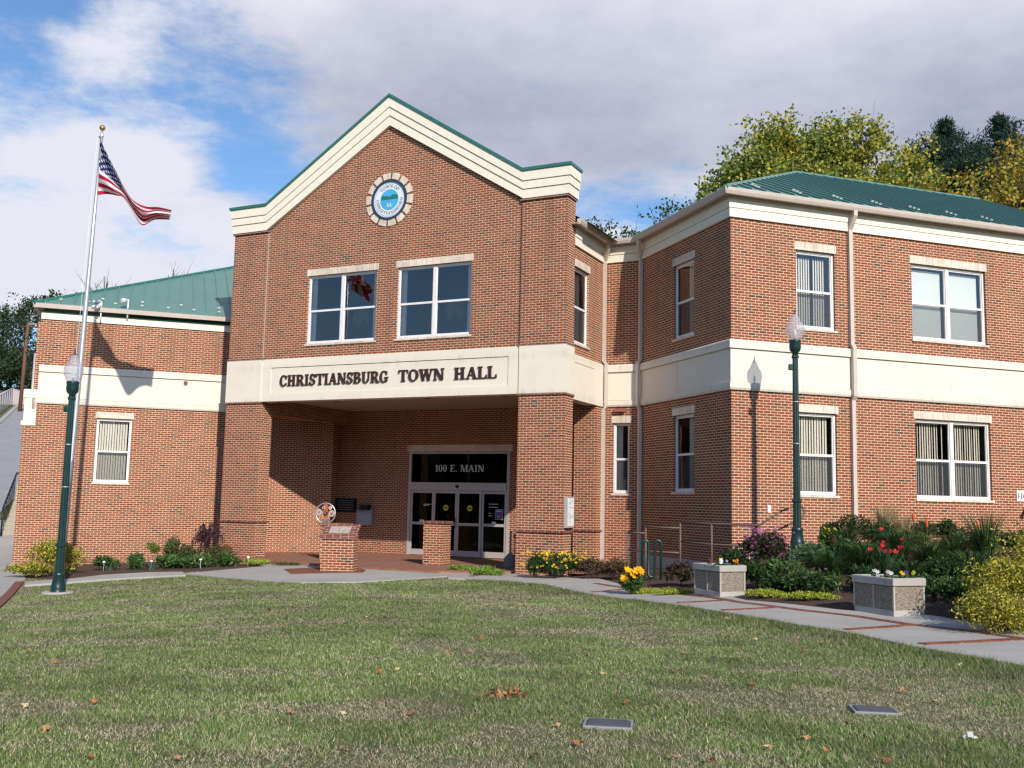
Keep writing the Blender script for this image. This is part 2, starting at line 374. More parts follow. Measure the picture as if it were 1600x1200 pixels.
def soil(name, a, b, sc_=30):
    m = Mt(name, 0.95, 0.1); n = m.noise(m.pos(), sc_, 5, 0.75); m.col(m.mix(m.rng(n, 0.35, 0.68), a, b)); m.bump(n, 0.04, 1.0); return m.m
m_mulch = soil('bark_mulch', (0.055, 0.034, 0.026), (0.19, 0.13, 0.105), 38)
def lawnm():
    m = Mt('lawn_soil', 0.95, 0.1); p = m.pos()
    a = m.rng(m.noise(p, 0.8, 5, 0.62), 0.38, 0.64); b = m.rng(m.noise(p, 34, 5, 0.8), 0.35, 0.68)
    g = m.mix(b, (0.060, 0.075, 0.032), (0.15, 0.17, 0.070)); d = m.mix(b, (0.12, 0.10, 0.065), (0.27, 0.23, 0.15))
    m.col(m.mix(m.math('MULTIPLY', a, 0.75), g, d)); m.bump(m.noise(p, 40, 4, 0.7), 0.03, 0.8); return m.m
m_lawn = lawnm()
def vcol(name, rough=0.7, trans=0.25, spec=0.25):
    m = Mt(name, rough, spec); a = m.n('ShaderNodeVertexColor'); a.layer_name = 'Col'; m.L(a.outputs[0], m.b.inputs['Base Color'])
    if trans > 0:
        t = m.n('ShaderNodeBsdfTranslucent'); m.L(a.outputs[0], t.inputs[0]); x = m.n('ShaderNodeMixShader'); x.inputs[0].default_value = trans
        m.L(m.b.outputs[0], x.inputs[1]); m.L(t.outputs[0], x.inputs[2]); m.L(x.outputs[0], m.out.inputs[0])
    return m.m
m_leaf = vcol('leaf_surface', 0.6, 0.28); m_blade = vcol('grass_blade', 0.75, 0.2, 0.12); m_petal = vcol('petal', 0.6, 0.25)
m_bark = simple('bark', (0.10, 0.075, 0.055), 0.9, var=0.35, scale=8)
def glassm(name, tint=0.9, refl=1.0, base=0.09):
    m = Mt(name); m.t.nodes.remove(m.b)
    tr = m.n('ShaderNodeBsdfTransparent'); tr.inputs[0].default_value = (tint, tint, tint * 1.02, 1)
    gl = m.n('ShaderNodeBsdfGlossy'); gl.inputs['Roughness'].default_value = 0.01; gl.inputs[0].default_value = (refl, refl, refl, 1)
    n = m.n('ShaderNodeBump'); n.inputs['Strength'].default_value = 0.25; n.inputs['Distance'].default_value = 0.02; m.L(m.noise(m.pos(), 0.9, 1, 0.4), n.inputs['Height']); m.L(n.outputs[0], gl.inputs['Normal'])
    lw = m.n('ShaderNodeLayerWeight'); lw.inputs[0].default_value = 0.25
    f = m.math('MULTIPLY_ADD', lw.outputs['Fresnel'], 1.0, base, clamp=True)
    x = m.n('ShaderNodeMixShader'); m.L(f, x.inputs[0]); m.L(tr.outputs[0], x.inputs[1]); m.L(gl.outputs[0], x.inputs[2]); m.L(x.outputs[0], m.out.inputs[0]); return m.m
m_glass = glassm('window_glass', 0.92); m_glassd = glassm('door_glass', 0.22, 0.75, 0.0); m_glassg = glassm('gable_glass', 0.92, 1.0, 0.11)
def screenm():
    m = Mt('insect_screen', 0.9, 0.1); m.col((0.10, 0.11, 0.12)); tr = m.n('ShaderNodeBsdfTransparent'); x = m.n('ShaderNodeMixShader'); x.inputs[0].default_value = 0.32
    m.L(tr.outputs[0], x.inputs[1]); m.L(m.b.outputs[0], x.inputs[2]); m.L(x.outputs[0], m.out.inputs[0]); return m.m
m_screen = screenm()
def globem():
    m = Mt('prismatic_globe', 0.12, 0.6); m.col((0.85, 0.84, 0.90)); tr = m.n('ShaderNodeBsdfTransparent'); tr.inputs[0].default_value = (0.93, 0.93, 0.96, 1)
    tl = m.n('ShaderNodeBsdfTranslucent'); tl.inputs[0].default_value = (0.9, 0.88, 0.93, 1)
    wv = m.n('ShaderNodeTexWave'); wv.inputs['Scale'].default_value = 22; wv.bands_direction = 'Z'; m.L(m.pos(), wv.inputs[0]); m.bump(wv.outputs[1], 0.01, 0.6)
    y = m.n('ShaderNodeMixShader'); y.inputs[0].default_value = 0.45; m.L(m.b.outputs[0], y.inputs[1]); m.L(tl.outputs[0], y.inputs[2])
    x = m.n('ShaderNodeMixShader'); x.inputs[0].default_value = 0.42; m.L(tr.outputs[0], x.inputs[1]); m.L(y.outputs[0], x.inputs[2]); m.L(x.outputs[0], m.out.inputs[0]); return m.m
m_globe = globem()

# ================================================================ terrain
CP = [(0, 0, .25), (-6, 0, .15), (8, 0, .3), (-4, 8, .20), (0, 8, .25), (5.7, 11.5, .20), (9, 11, .30), (5.9, 16, .20), (4, 19.3, .15), (3.2, 24.8, .06), (1.7, 25, 0.0), (-1.8, 29, -.02), (-4, 25.8, -.02),
      (-5.1, 27.2, -.02), (-2, 20, .02), (-9.8, 22.6, -.34), (-11.5, 26.5, -.36), (-12.2, 32.7, -.32), (-15, 31.5, -.40), (-8.5, 31, -.10), (-17, 25, -.55), (-12, 14, -.25), (-20, 34, -.25), (6.47, 22.9, 1.02), (9, 23.8, 1.10),
      (13, 25.2, 1.15), (8, 18, .42), (10, 16, .40), (12, 20, .7), (5.2, 23.4, .45), (4.6, 21.6, .22), (3.6, 27.5, .12), (2.6, 28.8, 0), (1.5, 26, 0), (20, 20, 1.0), (20, 5, .5)]
_c = np.array(CP); _n = len(_c)
def _k(r2): return 0.5 * r2 * np.log(r2 + 1e-9)
_A = np.zeros((_n + 3, _n + 3)); _d2 = ((_c[:, None, :2] - _c[None, :, :2]) ** 2).sum(-1); _A[:_n, :_n] = _k(_d2) + np.eye(_n) * 0.6
_A[:_n, _n] = 1; _A[:_n, _n + 1:] = _c[:, :2]; _A[_n:, :_n] = _A[:_n, _n:].T
_w = np.linalg.solve(_A, np.concatenate([_c[:, 2], np.zeros(3)]))
def ss(x, a, b): t = np.clip((x - a) / (b - a), 0, 1); return t * t * (3 - 2 * t)
def hgt(X, Y):
    X = np.asarray(X, float); Y = np.asarray(Y, float); sh = np.broadcast(X, Y).shape
    x = np.broadcast_to(X, sh).ravel(); y = np.broadcast_to(Y, sh).ravel()
    xc = np.clip(x, -20, 20); yc = np.clip(y, -3, 34)
    r2 = (xc[:, None] - _c[:, 0]) ** 2 + (yc[:, None] - _c[:, 1]) ** 2
    z = _k(r2) @ _w[:_n] + _w[_n] + _w[_n + 1] * xc + _w[_n + 2] * yc
    hill = 0.145 * (np.clip(y, 36, 175) - 37.3) + 0.4
    hill = np.where(x > -10, hill * 0.6 + 0.3, hill)
    t = ss(y, 33, 39); z = z * (1 - t) + hill * t
    # below the porch slab
    gs = (x - G.o[0]) * G.u[0] + (y - G.o[1]) * G.u[1]; gd = (x - G.o[0]) * G.n[0] + (y - G.o[1]) * G.n[1]
    ins = ss(gs, -1.2, 0.0) * (1 - ss(gs, 11.3, 12.2)) * (1 - ss(gd, 0.8, 2.2)) * ss(gd, -6.5, -5.3)
    z = z * (1 - ins) + np.minimum(z, -0.04) * ins
    return z.reshape(sh)
def h1(x, y): return float(hgt(np.array([x]), np.array([y]))[0])
def axis(lo, hi, n0, n1, step):
    a = list(np.arange(lo, hi + 1e-6, step)); s_ = step; v = lo; left = []
    while v > n0: s_ *= 1.35; v -= s_; left.append(v)
    s_ = step; v = hi; right = []
    while v < n1: s_ *= 1.35; v += s_; right.append(v)
    return np.array(left[::-1] + a + right)
def ground():
    X = axis(-20, 16, -500, 500, 0.4); Y = axis(0, 40, -300, 700, 0.4)
    GX, GY = np.meshgrid(X, Y); Z = hgt(GX, GY); nx, ny = len(X), len(Y)
    V = np.stack([GX.ravel(), GY.ravel(), Z.ravel()], 1)
    i = np.arange((ny - 1) * (nx - 1)); a = (i // (nx - 1)) * nx + i % (nx - 1)
    F = np.stack([a, a + 1, a + nx + 1, a + nx], 1)
    me = bpy.data.meshes.new('ground'); me.from_pydata(V.tolist(), [], F.tolist()); me.materials.append(m_lawn)
    o = bpy.data.objects.new('ground', me); COL.objects.link(o); o['kind'] = 'structure'
    for p in me.polygons: p.use_smooth = True
ground()
def inpoly(px, py, poly):
    ins = np.zeros(len(px), bool); j = len(poly) - 1
    for i in range(len(poly)):
        xi, yi = poly[i]; xj, yj = poly[j]
        c = ((yi > py) != (yj > py)) & (px < (xj - xi) * (py - yi) / (yj - yi + 1e-12) + xi); ins ^= c; j = i
    return ins
def drape(name, poly, mat, off, kind='structure', step=0.35, uvs=True):
    """polygon draped over the terrain: bisected on a grid so that it follows every dip"""
    import bmesh
    bm = bmesh.new(); vs = [bm.verts.new((p[0], p[1], 0)) for p in poly]; bm.faces.new(vs)
    xs = [p[0] for p in poly]; ys = [p[1] for p in poly]
    for k in np.arange(min(xs) + step, max(xs), step):
        bmesh.ops.bisect_plane(bm, geom=bm.verts[:] + bm.edges[:] + bm.faces[:], plane_co=(k, 0, 0), plane_no=(1, 0, 0))
    for k in np.arange(min(ys) + step, max(ys), step):
        bmesh.ops.bisect_plane(bm, geom=bm.verts[:] + bm.edges[:] + bm.faces[:], plane_co=(0, k, 0), plane_no=(0, 1, 0))
    top = list(bm.faces); P = np.array([v.co[:2] for v in bm.verts]); Z = hgt(P[:, 0], P[:, 1]) + off
    for v, z in zip(bm.verts, Z): v.co.z = z
    e = [ed for ed in bm.edges if ed.is_boundary]; r = bmesh.ops.extrude_edge_only(bm, edges=e)
    for g in r['geom']:
        if isinstance(g, bmesh.types.BMVert): g.co.z -= 0.10
    bmesh.ops.recalc_face_normals(bm, faces=bm.faces)
    uv = bm.loops.layers.uv.new('UVMap')
    for f in bm.faces:
        for l in f.loops: l[uv].uv = (l.vert.co.x, l.vert.co.y)
    me = bpy.data.meshes.new(name); bm.to_mesh(me); bm.free(); me.materials.append(mat)
    o = bpy.data.objects.new(name, me); COL.objects.link(o)
    if kind: o['kind'] = kind
    return o
def pxg(x, y, it=4):
    z = 0.1
    for _ in range(it): p = at(x, y, z); z = h1(p[0], p[1])
    return (p[0], p[1])

# ---------------------------------------------------------------- paths, beds, road
walk_lo = [pxg(*q) for q in [(1720, 1074), (1600, 1045), (1512, 1029), (1425, 1014), (1337, 994), (1250, 980), (1180, 968), (1055, 948), (930, 932), (886, 924), (850, 915), (790, 910), (700, 905)]]
walk_up = [pxg(*q) for q in [(700, 887), (760, 897), (830, 899), (900, 904), (935, 906), (965, 914), (980, 924), (1090, 926), (1165, 940), (1312, 951), (1337, 953), (1442, 955), (1469, 964), (1520, 976), (1600, 990), (1720, 1010)]]
WALK = walk_lo + walk_up
drape('walkway', WALK, m_conc, 0.035)
plaza = [pxg(*q) for q in [(285, 898), (340, 903), (400, 908), (470, 912), (560, 911), (640, 906), (700, 902), (760, 902)]] + [pxg(700, 887)] + [G.w(8.6, 1.35, 0)[:2], G.w(7.7, 1.3, 0)[:2], G.w(4.5, 1.2, 0)[:2], G.w(2.2, 1.2, 0)[:2]] + [pxg(420, 886), pxg(340, 893)]
drape('plaza_pavement', plaza, m_conc, 0.031)
pf = MB()
pf.poly([G.w(0.0, 1.2, .05), G.w(8.6, 1.35, .05), G.w(10.1, .1, .05), G.w(12.0, -.4, .05), G.w(12.0, -5.2, .05), G.w(-1.6, -5.2, .05), G.w(-1.3, -2.5, .05), G.w(-0.4, -.4, .05)])
pf.poly([G.w(0.0, 1.2, -.1), G.w(8.6, 1.35, -.1), G.w(8.6, 1.35, .05), G.w(0.0, 1.2, .05)]); pf.poly([G.w(8.6, 1.35, -.1), G.w(10.1, .1, -.1), G.w(10.1, .1, .05), G.w(8.6, 1.35, .05)])
o = pf.build('porch_floor', m_pave); o['kind'] = 'structure'
pad = [pxg(*q) for q in [(443, 891), (502, 889), (560, 889), (572, 893), (566, 897), (455, 899)]]
drape('brick_pad', pad, m_stripb, 0.037)
def strip(a, b, wd=0.16, off=0.042):
    P = [np.array(pxg(*q)) for q in (a, b)]; d = P[1] - P[0]; d /= np.linalg.norm(d); n = np.array([-d[1], d[0]]) * wd / 2
    drape('brick_strip', [P[0] - n, P[1] - n, P[1] + n, P[0] + n], m_stripb, off)
ls = [(930, 914), (1030, 927), (1155, 944), (1250, 956), (1337, 966), (1425, 980), (1500, 988), (1640, 1008)]
SL = [(ls[i], ls[i + 1], .15, .042) for i in range(7)] + [((925, 928), (985, 922), .12, .046), ((1058, 945), (1135, 941), .14, .046), ((1128, 957), (1217, 952), .14, .046), ((1322, 988), (1431, 980), .15, .046), ((1440, 1011), (1600, 1003), .17, .046), ((735, 903), (790, 893), .14, .046)]
for a, b, wd_, of_ in SL:
    strip(a, b, wd_, of_)
bedL = [pxg(*q) for q in [(105, 906), (160, 900), (230, 896), (285, 895), (345, 890), (425, 884)]] + [G.w(1.6, .3, 0)[:2], G.w(-0.1, .35, 0)[:2], G.w(-1.4, -1.6, 0)[:2], L.w(1.0, .02, 0)[:2], L.w(0.1, .02, 0)[:2], pxg(40, 905)]
drape('mulch_bed', bedL, m_mulch, 0.012)
kb = [pxg(*q) for q in [(285, 896), (230, 897), (160, 901), (110, 907), (70, 910), (40, 912), (38, 917), (100, 913), (160, 908), (230, 904), (290, 901)]]
drape('kerb', kb, m_conc, 0.05)
bedM = [pxg(*q) for q in [(700, 886), (760, 896), (830, 898), (900, 903), (935, 905), (965, 913), (980, 923), (1090, 925), (1165, 939), (1312, 950), (1337, 952), (1442, 954), (1469, 963), (1520, 975), (1600, 989), (1720, 1009)]] + [(16, 20), R.w(12, .02, 0)[:2], R.w(0, .02, 0)[:2], Sg.w(0, .02, 0)[:2], MM.w(0, .02, 0)[:2], T.w(0.0, .05, 0)[:2], G.w(11.6, .06, 0)[:2], G.w(10.1, .07, 0)[:2], G.w(9.0, 1.2, 0)[:2]]
drape('mulch_bed', bedM, m_mulch, 0.010)
side = [pxg(30, 912), pxg(0, 945), pxg(-60, 1000), (-18, 14), (-24, 20), (-24, 38), L.w(-2.2, -9, 0)[:2], L.w(-.34, -9, 0)[:2], L.w(-.34, -.4, 0)[:2], L.w(-.1, .1, 0)[:2], pxg(40, 906)]
drape('sidewalk', side, m_conc, 0.02, step=0.5)
drape('brick_edging', [pxg(24, 911), pxg(37, 911), pxg(14, 937), pxg(-12, 962), pxg(-30, 958)], m_stripb, 0.045)
drape('road', [(-24, 33), (-23.6, 38), (-44.5, 87.9), (-62.5, 130), (-70, 150), (-48, 150), (-40, 130), L.w(-2.2, -60, 0)[:2], L.w(-2.2, -9, 0)[:2]], m_asph, 0.06, step=2.0)
drape('kerb', [(-23.9, 37), (-44.9, 87.9), (-63, 130), (-62.6, 130), (-44.4, 87.9), (-23.4, 37)], m_conc, 0.16, step=2.0)

# ================================================================ the town hall
TH = empty('town_hall', G.w(5.775, 0, 0), 'two storey red brick town hall with cream band, stepped gable porch and green metal roofs', 'building')
ZT, ZB, ZE = 5.918, 4.69, 8.964
def wall_faces(mb, F, s0, s1, z0, z1, holes, d=0.0, rev=0.11, mi=0):
    xs = sorted({s0, s1, *[h[0] for h in holes], *[h[1] for h in holes]}); zs = sorted({z0, z1, *[h[2] for h in holes], *[h[3] for h in holes]})
    xs = [x for x in xs if s0 <= x <= s1]; zs = [z for z in zs if z0 <= z <= z1]
    for i in range(len(xs) - 1):
        for j in range(len(zs) - 1):
            cx, cz = (xs[i] + xs[i + 1]) / 2, (zs[j] + zs[j + 1]) / 2
            if any(h[0] < cx < h[1] and h[2] < cz < h[3] for h in holes): continue
            mb.poly([F.w(xs[i], d, zs[j]), F.w(xs[i + 1], d, zs[j]), F.w(xs[i + 1], d, zs[j + 1]), F.w(xs[i], d, zs[j + 1])], mi)
    for a, b, c, e in holes:
        for p, q in (((a, c), (a, e)), ((b, c), (b, e)), ((a, c), (b, c)), ((a, e), (b, e))):
            mb.poly([F.w(p[0], d, p[1]), F.w(q[0], d, q[1]), F.w(q[0], d - rev, q[1]), F.w(p[0], d - rev, p[1])], mi)
rnd = random.Random(5)
def window(F, s0, s1, z0, z1, double, kind, base=0.0, glass=None, lint=True, plant=False):
    """opening s0..s1 x z0..z1 in the wall plane; frame recessed"""
    fr = MB(); D = base - 0.07; B = D - 0.06
    w_ = 0.05
    fr.fb(F, s0, s0 + w_, D, B, z0, z1); fr.fb(F, s1 - w_, s1, D, B, z0, z1)
    fr.fb(F, s0 + w_, s1 - w_, D, B, z1 - w_, z1); fr.fb(F, s0 + w_, s1 - w_, D, B, z0, z0 + w_ * 1.1)
    zm = z0 + (z1 - z0) * 0.485; bays = [(s0 + w_, s1 - w_)]
    if double:
        c = (s0 + s1) / 2; fr.fb(F, c - 0.055, c + 0.055, D + .004, B, z0 + w_, z1 - w_); bays = [(s0 + w_, c - .055), (c + .055, s1 - w_)]
    for a, b in bays:
        fr.fb(F, a, b, D - .012, B - .004, zm - .03, zm + .03)
        for q in (a, b - .028): fr.fb(F, q, q + .028, D - .015, B, z0 + w_, zm - .03); fr.fb(F, q, q + .022, D - .02, B, zm + .03, z1 - w_)
        fr.fb(F, a + .022, b - .022, D - .02, B, z1 - w_ - .03, z1 - w_)
        fr.fb(F, a + .028, b - .028, D - .02, B, z0 + w_, z0 + w_ + .04)
    wn = fr.build('window', m_vinyl, TH)
    g = MB()
    for a, b in bays:
        g.poly([F.w(a, D - .03, zm), F.w(b, D - .03, zm), F.w(b, D - .03, z1 - w_), F.w(a, D - .03, z1 - w_)]); g.poly([F.w(a, D - .045, z0 + w_), F.w(b, D - .045, z0 + w_), F.w(b, D - .045, zm), F.w(a, D - .045, zm)])
    g.build('pane', glass or m_glass, wn)
    sc_ = MB()
    for a, b in bays: sc_.poly([F.w(a + .02, D - .034, z0 + w_ + .02), F.w(b - .02, D - .034, z0 + w_ + .02), F.w(b - .02, D - .034, zm - .025), F.w(a + .02, D - .034, zm - .025)])
    if kind != 'curtain' or F is MM: sc_.build('insect_screen', m_screen, wn)
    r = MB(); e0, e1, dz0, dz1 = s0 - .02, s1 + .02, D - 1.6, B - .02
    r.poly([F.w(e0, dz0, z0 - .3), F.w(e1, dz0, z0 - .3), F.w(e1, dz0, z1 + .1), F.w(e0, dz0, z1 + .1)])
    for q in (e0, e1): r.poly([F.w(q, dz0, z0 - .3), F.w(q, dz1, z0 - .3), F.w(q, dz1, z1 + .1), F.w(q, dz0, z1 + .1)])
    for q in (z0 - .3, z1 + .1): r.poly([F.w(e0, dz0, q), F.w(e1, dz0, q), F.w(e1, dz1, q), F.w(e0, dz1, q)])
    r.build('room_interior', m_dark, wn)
    bl = MB(); db = D - (.16 if kind != 'curtain' else .09)
    if kind == 'vanes':
        for a, b in bays:
            x = a + .04
            while x < b - .12:
                t = rad(rnd.uniform(26, 38) if double else rnd.uniform(8, 20)); q = .088 if double else .062
                gap = rnd.random() < .04
                if not gap:
                    p0, p1 = (x, db), (x + q * math.cos(t), db - q * math.sin(t))
                    bl.poly([F.w(p0[0], p0[1], z0 + .10), F.w(p1[0], p1[1], z0 + .10), F.w(p1[0], p1[1], z1 - .08), F.w(p0[0], p0[1], z1 - .08)])
                x += .078
        bl.fb(F, s0 + .05, s1 - .05, db - .08, db + .005, z1 - .09, z1 - .05)
    elif kind == 'split':
        for a, b in bays:
            m_ = (a + b) / 2 - .03; x = a + .03
            while x < b - .1:
                if not (m_ - .02 < x < m_ + .09):
                    q_ = rnd.uniform(.050, .058); bl.poly([F.w(x, db, z0 + .1), F.w(x + q_, db - .02, z0 + .1), F.w(x + q_, db - .02, z1 - .12), F.w(x, db, z1 - .12)])
                x += .072
    elif kind == 'shade':
        for a, b in bays: bl.fb(F, a + .015, b - .05, db - .004, db, z0 + .06, z1 - .11)
    elif kind == 'curtain':
        for i, (a, b) in enumerate(bays):
            bl = MB(); e = (a, a + .2) if i == 0 else (b - .14, b)
            for k in range(6):
                xa = e[0] + (e[1] - e[0]) * k / 6; xb = e[0] + (e[1] - e[0]) * (k + 1) / 6; dd = .03 * (k % 2)
                bl.poly([F.w(xa, db - dd, z0 + .06), F.w(xb, db - .03 + dd, z0 + .06), F.w(xb, db - .03 + dd, z1 - .06), F.w(xa, db - dd, z1 - .06)])
            bl.build('curtain', m_curt, wn)
        bl = MB()
    elif kind == 'half':
        a, b = bays[0]; 
        for k in range(5):
            xa = a + (b - a) * (.42 + .1 * k); xb = xa + (b - a) * .1; dd = .03 * (k % 2)
            if xb > b: break
            bl.poly([F.w(xa, db - dd, z0 + .06), F.w(xb, db - .03 + dd, z0 + .06), F.w(xb, db - .03 + dd, z1 - .06), F.w(xa, db - dd, z1 - .06)])
    if bl.v: bl.build('blind' if kind in ('vanes', 'split', 'shade') else 'curtain', m_shade if kind == 'shade' else (m_blind if kind != 'curtain' else m_curt), wn)
    if lint:
        lt = MB(); lt.fb(F, s0 - .05, s1 + .05, base - .1, base + .012, z1 + .004, z1 + .205); lt.build('lintel', m_buff, wn)
    sl_ = MB(); sl_.fb(F, s0 - .04, s1 + .04, base - .1, base + .035, z0 - .062, z0 - .004); sl_.build('sill', m_buff, wn)
    if plant:
        a, b = bays[1]; c = (a + b) / 2 - .12; hp = MB(); zc = zm + .03
        hp.tube([F.w(c, db - .2, z1 - .1), F.w(c, db - .2, zc + .1)], .006, 5); hp.build('plant_hook', m_black, wn)
        V = []; C = []; rr = np.random.RandomState(int(s0 * 100))
        for k in range(60):
            an = rr.uniform(0, 6.28); p = np.array([c + .05 * math.cos(an), db - .2 + .05 * math.sin(an), zc]); r_ = rr.uniform(.08, .22); ln = rr.uniform(.1, .62)
            pts = [p, p + [r_ * math.cos(an), r_ * math.sin(an) * .5, .03], p + [r_ * 1.2 * math.cos(an), r_ * math.sin(an) * .6, -ln]]
            for i in range(2):
                a_, b_ = pts[i], pts[i + 1]; V += [F.w(*a_), F.w(a_[0] + .014, a_[1], a_[2]), F.w(b_[0] + .014, b_[1], b_[2]), F.w(*b_)]; C += [(.25, .30, .16)] * 4
        quadmesh('spider_plant', V, np.array(C), m_leaf, wn)
    return wn

# ---- right wing
zw = [(4.20 + 0.04 - 2.03, 4.24), (8.35 - 2.03, 8.35)]
wb = MB()
openR = [(1.88, 3.03, 6.35, 8.34), (5.43, 7.88, 6.33, 8.34), (1.88, 3.02, 2.21, 4.24), (5.43, 7.88, 2.19, 4.24)]
wall_faces(wb, R, 0, 14, -1, 9.4, openR)
openS = [(4.92 - 2.91, 4.92 - 1.80, 6.33, 8.34), (4.92 - 2.91, 4.92 - 1.80, 2.24, 4.26)]
wall_faces(wb, Sg, 0, 4.92, -1, 9.4, openS)
wb.poly([R.w(14, 0, -1), R.w(14, -12, -1), R.w(14, -12, 9.3), R.w(14, 0, 9.3)])
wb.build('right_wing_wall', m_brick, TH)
window(R, *openR[0], False, 'split'); window(R, *openR[1], True, 'shade'); window(R, *openR[2], False, 'vanes'); window(R, *openR[3], True, 'vanes')
window(Sg, *openS[0], False, 'half'); window(Sg, *openS[1], False, 'half')
# ---- link wall and porch side wall
wb = MB(); openM = [(.30, .80, 2.2, 4.22)]; wall_faces(wb, MM, 0, 1.12, -1, 9.3, openM); wb.build('link_wall', m_brick, TH)
window(MM, *openM[0], False, 'curtain')
TL = 2.40
wb = MB(); openT = [(.12, 1.22, 6.27, 8.40)]; wall_faces(wb, T, 0, TL, 4.69, 9.3, openT)
wb.fb(T, 1.85, TL, 0.02, -.66, -.3, 4.69); wb.build('porch_side_wall', m_brick, TH)
lb = MB(); lb.fb(T, 1.81, TL, .06, -.70, 1.10, 1.155); lb.build('ledge', m_ledge, TH)
window(T, *openT[0], False, 'half')
# ---- gable block
wb = MB()
openG = [(2.95, 5.45, 6.53, 8.64), (6.17, 8.63, 6.53, 8.64)]
wall_faces(wb, G, 1.36, 10.19, 6.11, 10.23, openG)
wb.poly([G.w(1.36, 0, 10.23), G.w(10.19, 0, 10.23), G.w(5.775, 0, 13.1)])
wb.fb(G, 0, 1.36, .04, -.54, 6.11, 10.3); wb.fb(G, 10.19, 11.55, .04, -.54, 6.11, 10.3)
wb.fb(G, 0, 1.36, .04, -.54, -.3, 4.81); wb.fb(G, 10.19, 11.55, .04, -.54, -.3, 4.81)
wb.poly([G.w(0, 0, 6), G.w(0, -5.2, 6), G.w(0, -5.2, 10), G.w(0, 0, 10)])
wb.build('gable_wall', m_brick, TH)
window(G, *openG[0], True, 'curtain', 0, m_glassg, plant=True); window(G, *openG[1], True, 'curtain', 0, m_glassg, plant=True)
# vertical movement joints
for q_, m_ in ((1.352, m_soff), (10.184, m_joint)): jb = MB(); jb.fb(G, q_, q_ + .010, -.02, .046, 6.14, 10.2); jb.build('movement_joint', m_, TH)
for F_, q_ in ((Sg, 2.3), (R, 6.6), (R, 10.2), (L, 4.6)): jb = MB(); jb.fb(F_, q_, q_ + .007, .0, .037, 4.90, 5.69); jb.build('band_joint', m_soff, TH)
for s0 in (-.04, 10.15):
    lb = MB(); lb.fb(G, s0, s0 + 1.44, .085, -.58, 1.10, 1.155); lb.build('ledge', m_ledge, TH)
    lb = MB(); lb.fb(G, s0 + .01, s0 + 1.43, .075, -.57, 4.752, 4.81); lb.build('ledge', m_ledge, TH)
    lb = MB(); lb.fb(G, s0 + .01, s0 + 1.43, .075, -.57, 6.11, 6.16); lb.build('ledge', m_ledge, TH)
    lb = MB(); lb.fb(G, s0 + .0, s0 + 1.44, .095, -.57, 10.18, 10.236); lb.build('ledge', m_ledge, TH)
# cream band of the gable with a recessed name panel
cb_ = MB()
cb_.fb(G, 1.362, 10.188, -.35, 0.035, 4.81, 5.05); cb_.fb(G, 1.362, 10.188, -.35, 0.035, 5.85, 6.11)
cb_.fb(G, 1.362, 1.70, -.3, 0.035, 5.05, 5.85); cb_.fb(G, 9.86, 10.188, -.3, 0.035, 5.05, 5.85); cb_.fb(G, 1.70, 9.86, -.3, 0.012, 5.05, 5.85)
cb_.fb(G, -.02, 1.354, -.56, .07, 4.812, 6.108); cb_.fb(G, 10.196, 11.57, -.56, .07, 4.812, 6.108)
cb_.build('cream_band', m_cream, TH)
jb = MB(); jb.fb(G, 1.70, 9.86, .0, .016, 5.838, 5.849); jb.fb(G, 9.848, 9.859, .0, .016, 5.052, 5.838); jb.build('panel_groove', m_joint, TH)
def path_band(path, z0=ZB, z1=ZT, name='cream_band'):
    b = MB(); b.sweep(path, [(-.02, z0 + .19), (.035, z0 + .19), (.035, z1 - .225), (-.02, z1 - .225)])
    b.sweep(path, [(-.02, z1 - .215), (.085, z1 - .215), (.085, z1 - .03), (.06, z1), (-.02, z1)]); b.sweep(path, [(-.02, z0), (.05, z0), (.075, z0 + .05), (.075, z0 + .18), (-.02, z0 + .18)])
    b.build(name, m_cream, TH)
    j = MB(); j.sweep(path, [(-.02, z1 - .226), (.03, z1 - .226), (.03, z1 - .214), (-.02, z1 - .214)]); j.sweep(path, [(-.02, z0 + .179), (.03, z0 + .179), (.03, z0 + .191), (-.02, z0 + .191)]); j.build('band_groove', m_joint, TH)
P_R = R.w(14, 0, 0)[:2]; P_c = R.w(0, 0, 0)[:2]; P_s = Sg.w(0, 0, 0)[:2]; P_m = MM.w(0, 0, 0)[:2]; P_m = T.w(TL, 0, 0)[:2]; P_t = T.w(-.0, 0, 0)[:2]
path_band([P_R, P_c, P_s, P_m])
bb = MB(); bb.fb(T, .0, TL - .04, .045, -.3, 4.69, 5.93); bb.build('cream_band', m_cream, TH)
jb = MB(); jb.fb(T, .06, TL - .85, .0, .048, 5.70, 5.712); jb.build('panel_groove', m_joint, TH)
path_band([L.w(8.6, 0, 0)[:2], L.w(0, 0, 0)[:2]], 4.68, 5.908)
# ---- gable cornice: cream boards and green coping following the stepped gable
prof = [(-.1, 11.0), (1.30, 11.0), (5.775, 13.87), (10.25, 11.0), (11.65, 11.0)]
def off(pr, dz_f, dz_s):
    return [(pr[0][0], pr[0][1] + dz_f), (pr[1][0] + (dz_f - dz_s) * 0, pr[1][1] + dz_f), (pr[2][0], pr[2][1] + dz_s), (pr[3][0], pr[3][1] + dz_f), (pr[4][0], pr[4][1] + dz_f)]
def chev(mb, t0, t1, d0, d1, e=0.0, mi=0):
    """band of the parapet between depths t0 and t1 below the top edge"""
    a = off(prof, -t0, -t0 * 1.13); b = off(prof, -t1, -t1 * 1.13); a[0] = (a[0][0] - e, a[0][1]); b[0] = (b[0][0] - e, b[0][1]); a[4] = (a[4][0] + e, a[4][1]); b[4] = (b[4][0] + e, b[4][1])
    for i in range(4): mb.prism(G, [b[i], b[i + 1], a[i + 1], a[i]], d0, d1, mi)
cc = MB(); chev(cc, .0, .27, -.60, .17, .03); chev(cc, .28, .50, -.60, .14, .0); chev(cc, .51, .765, -.60, .11, -.03)
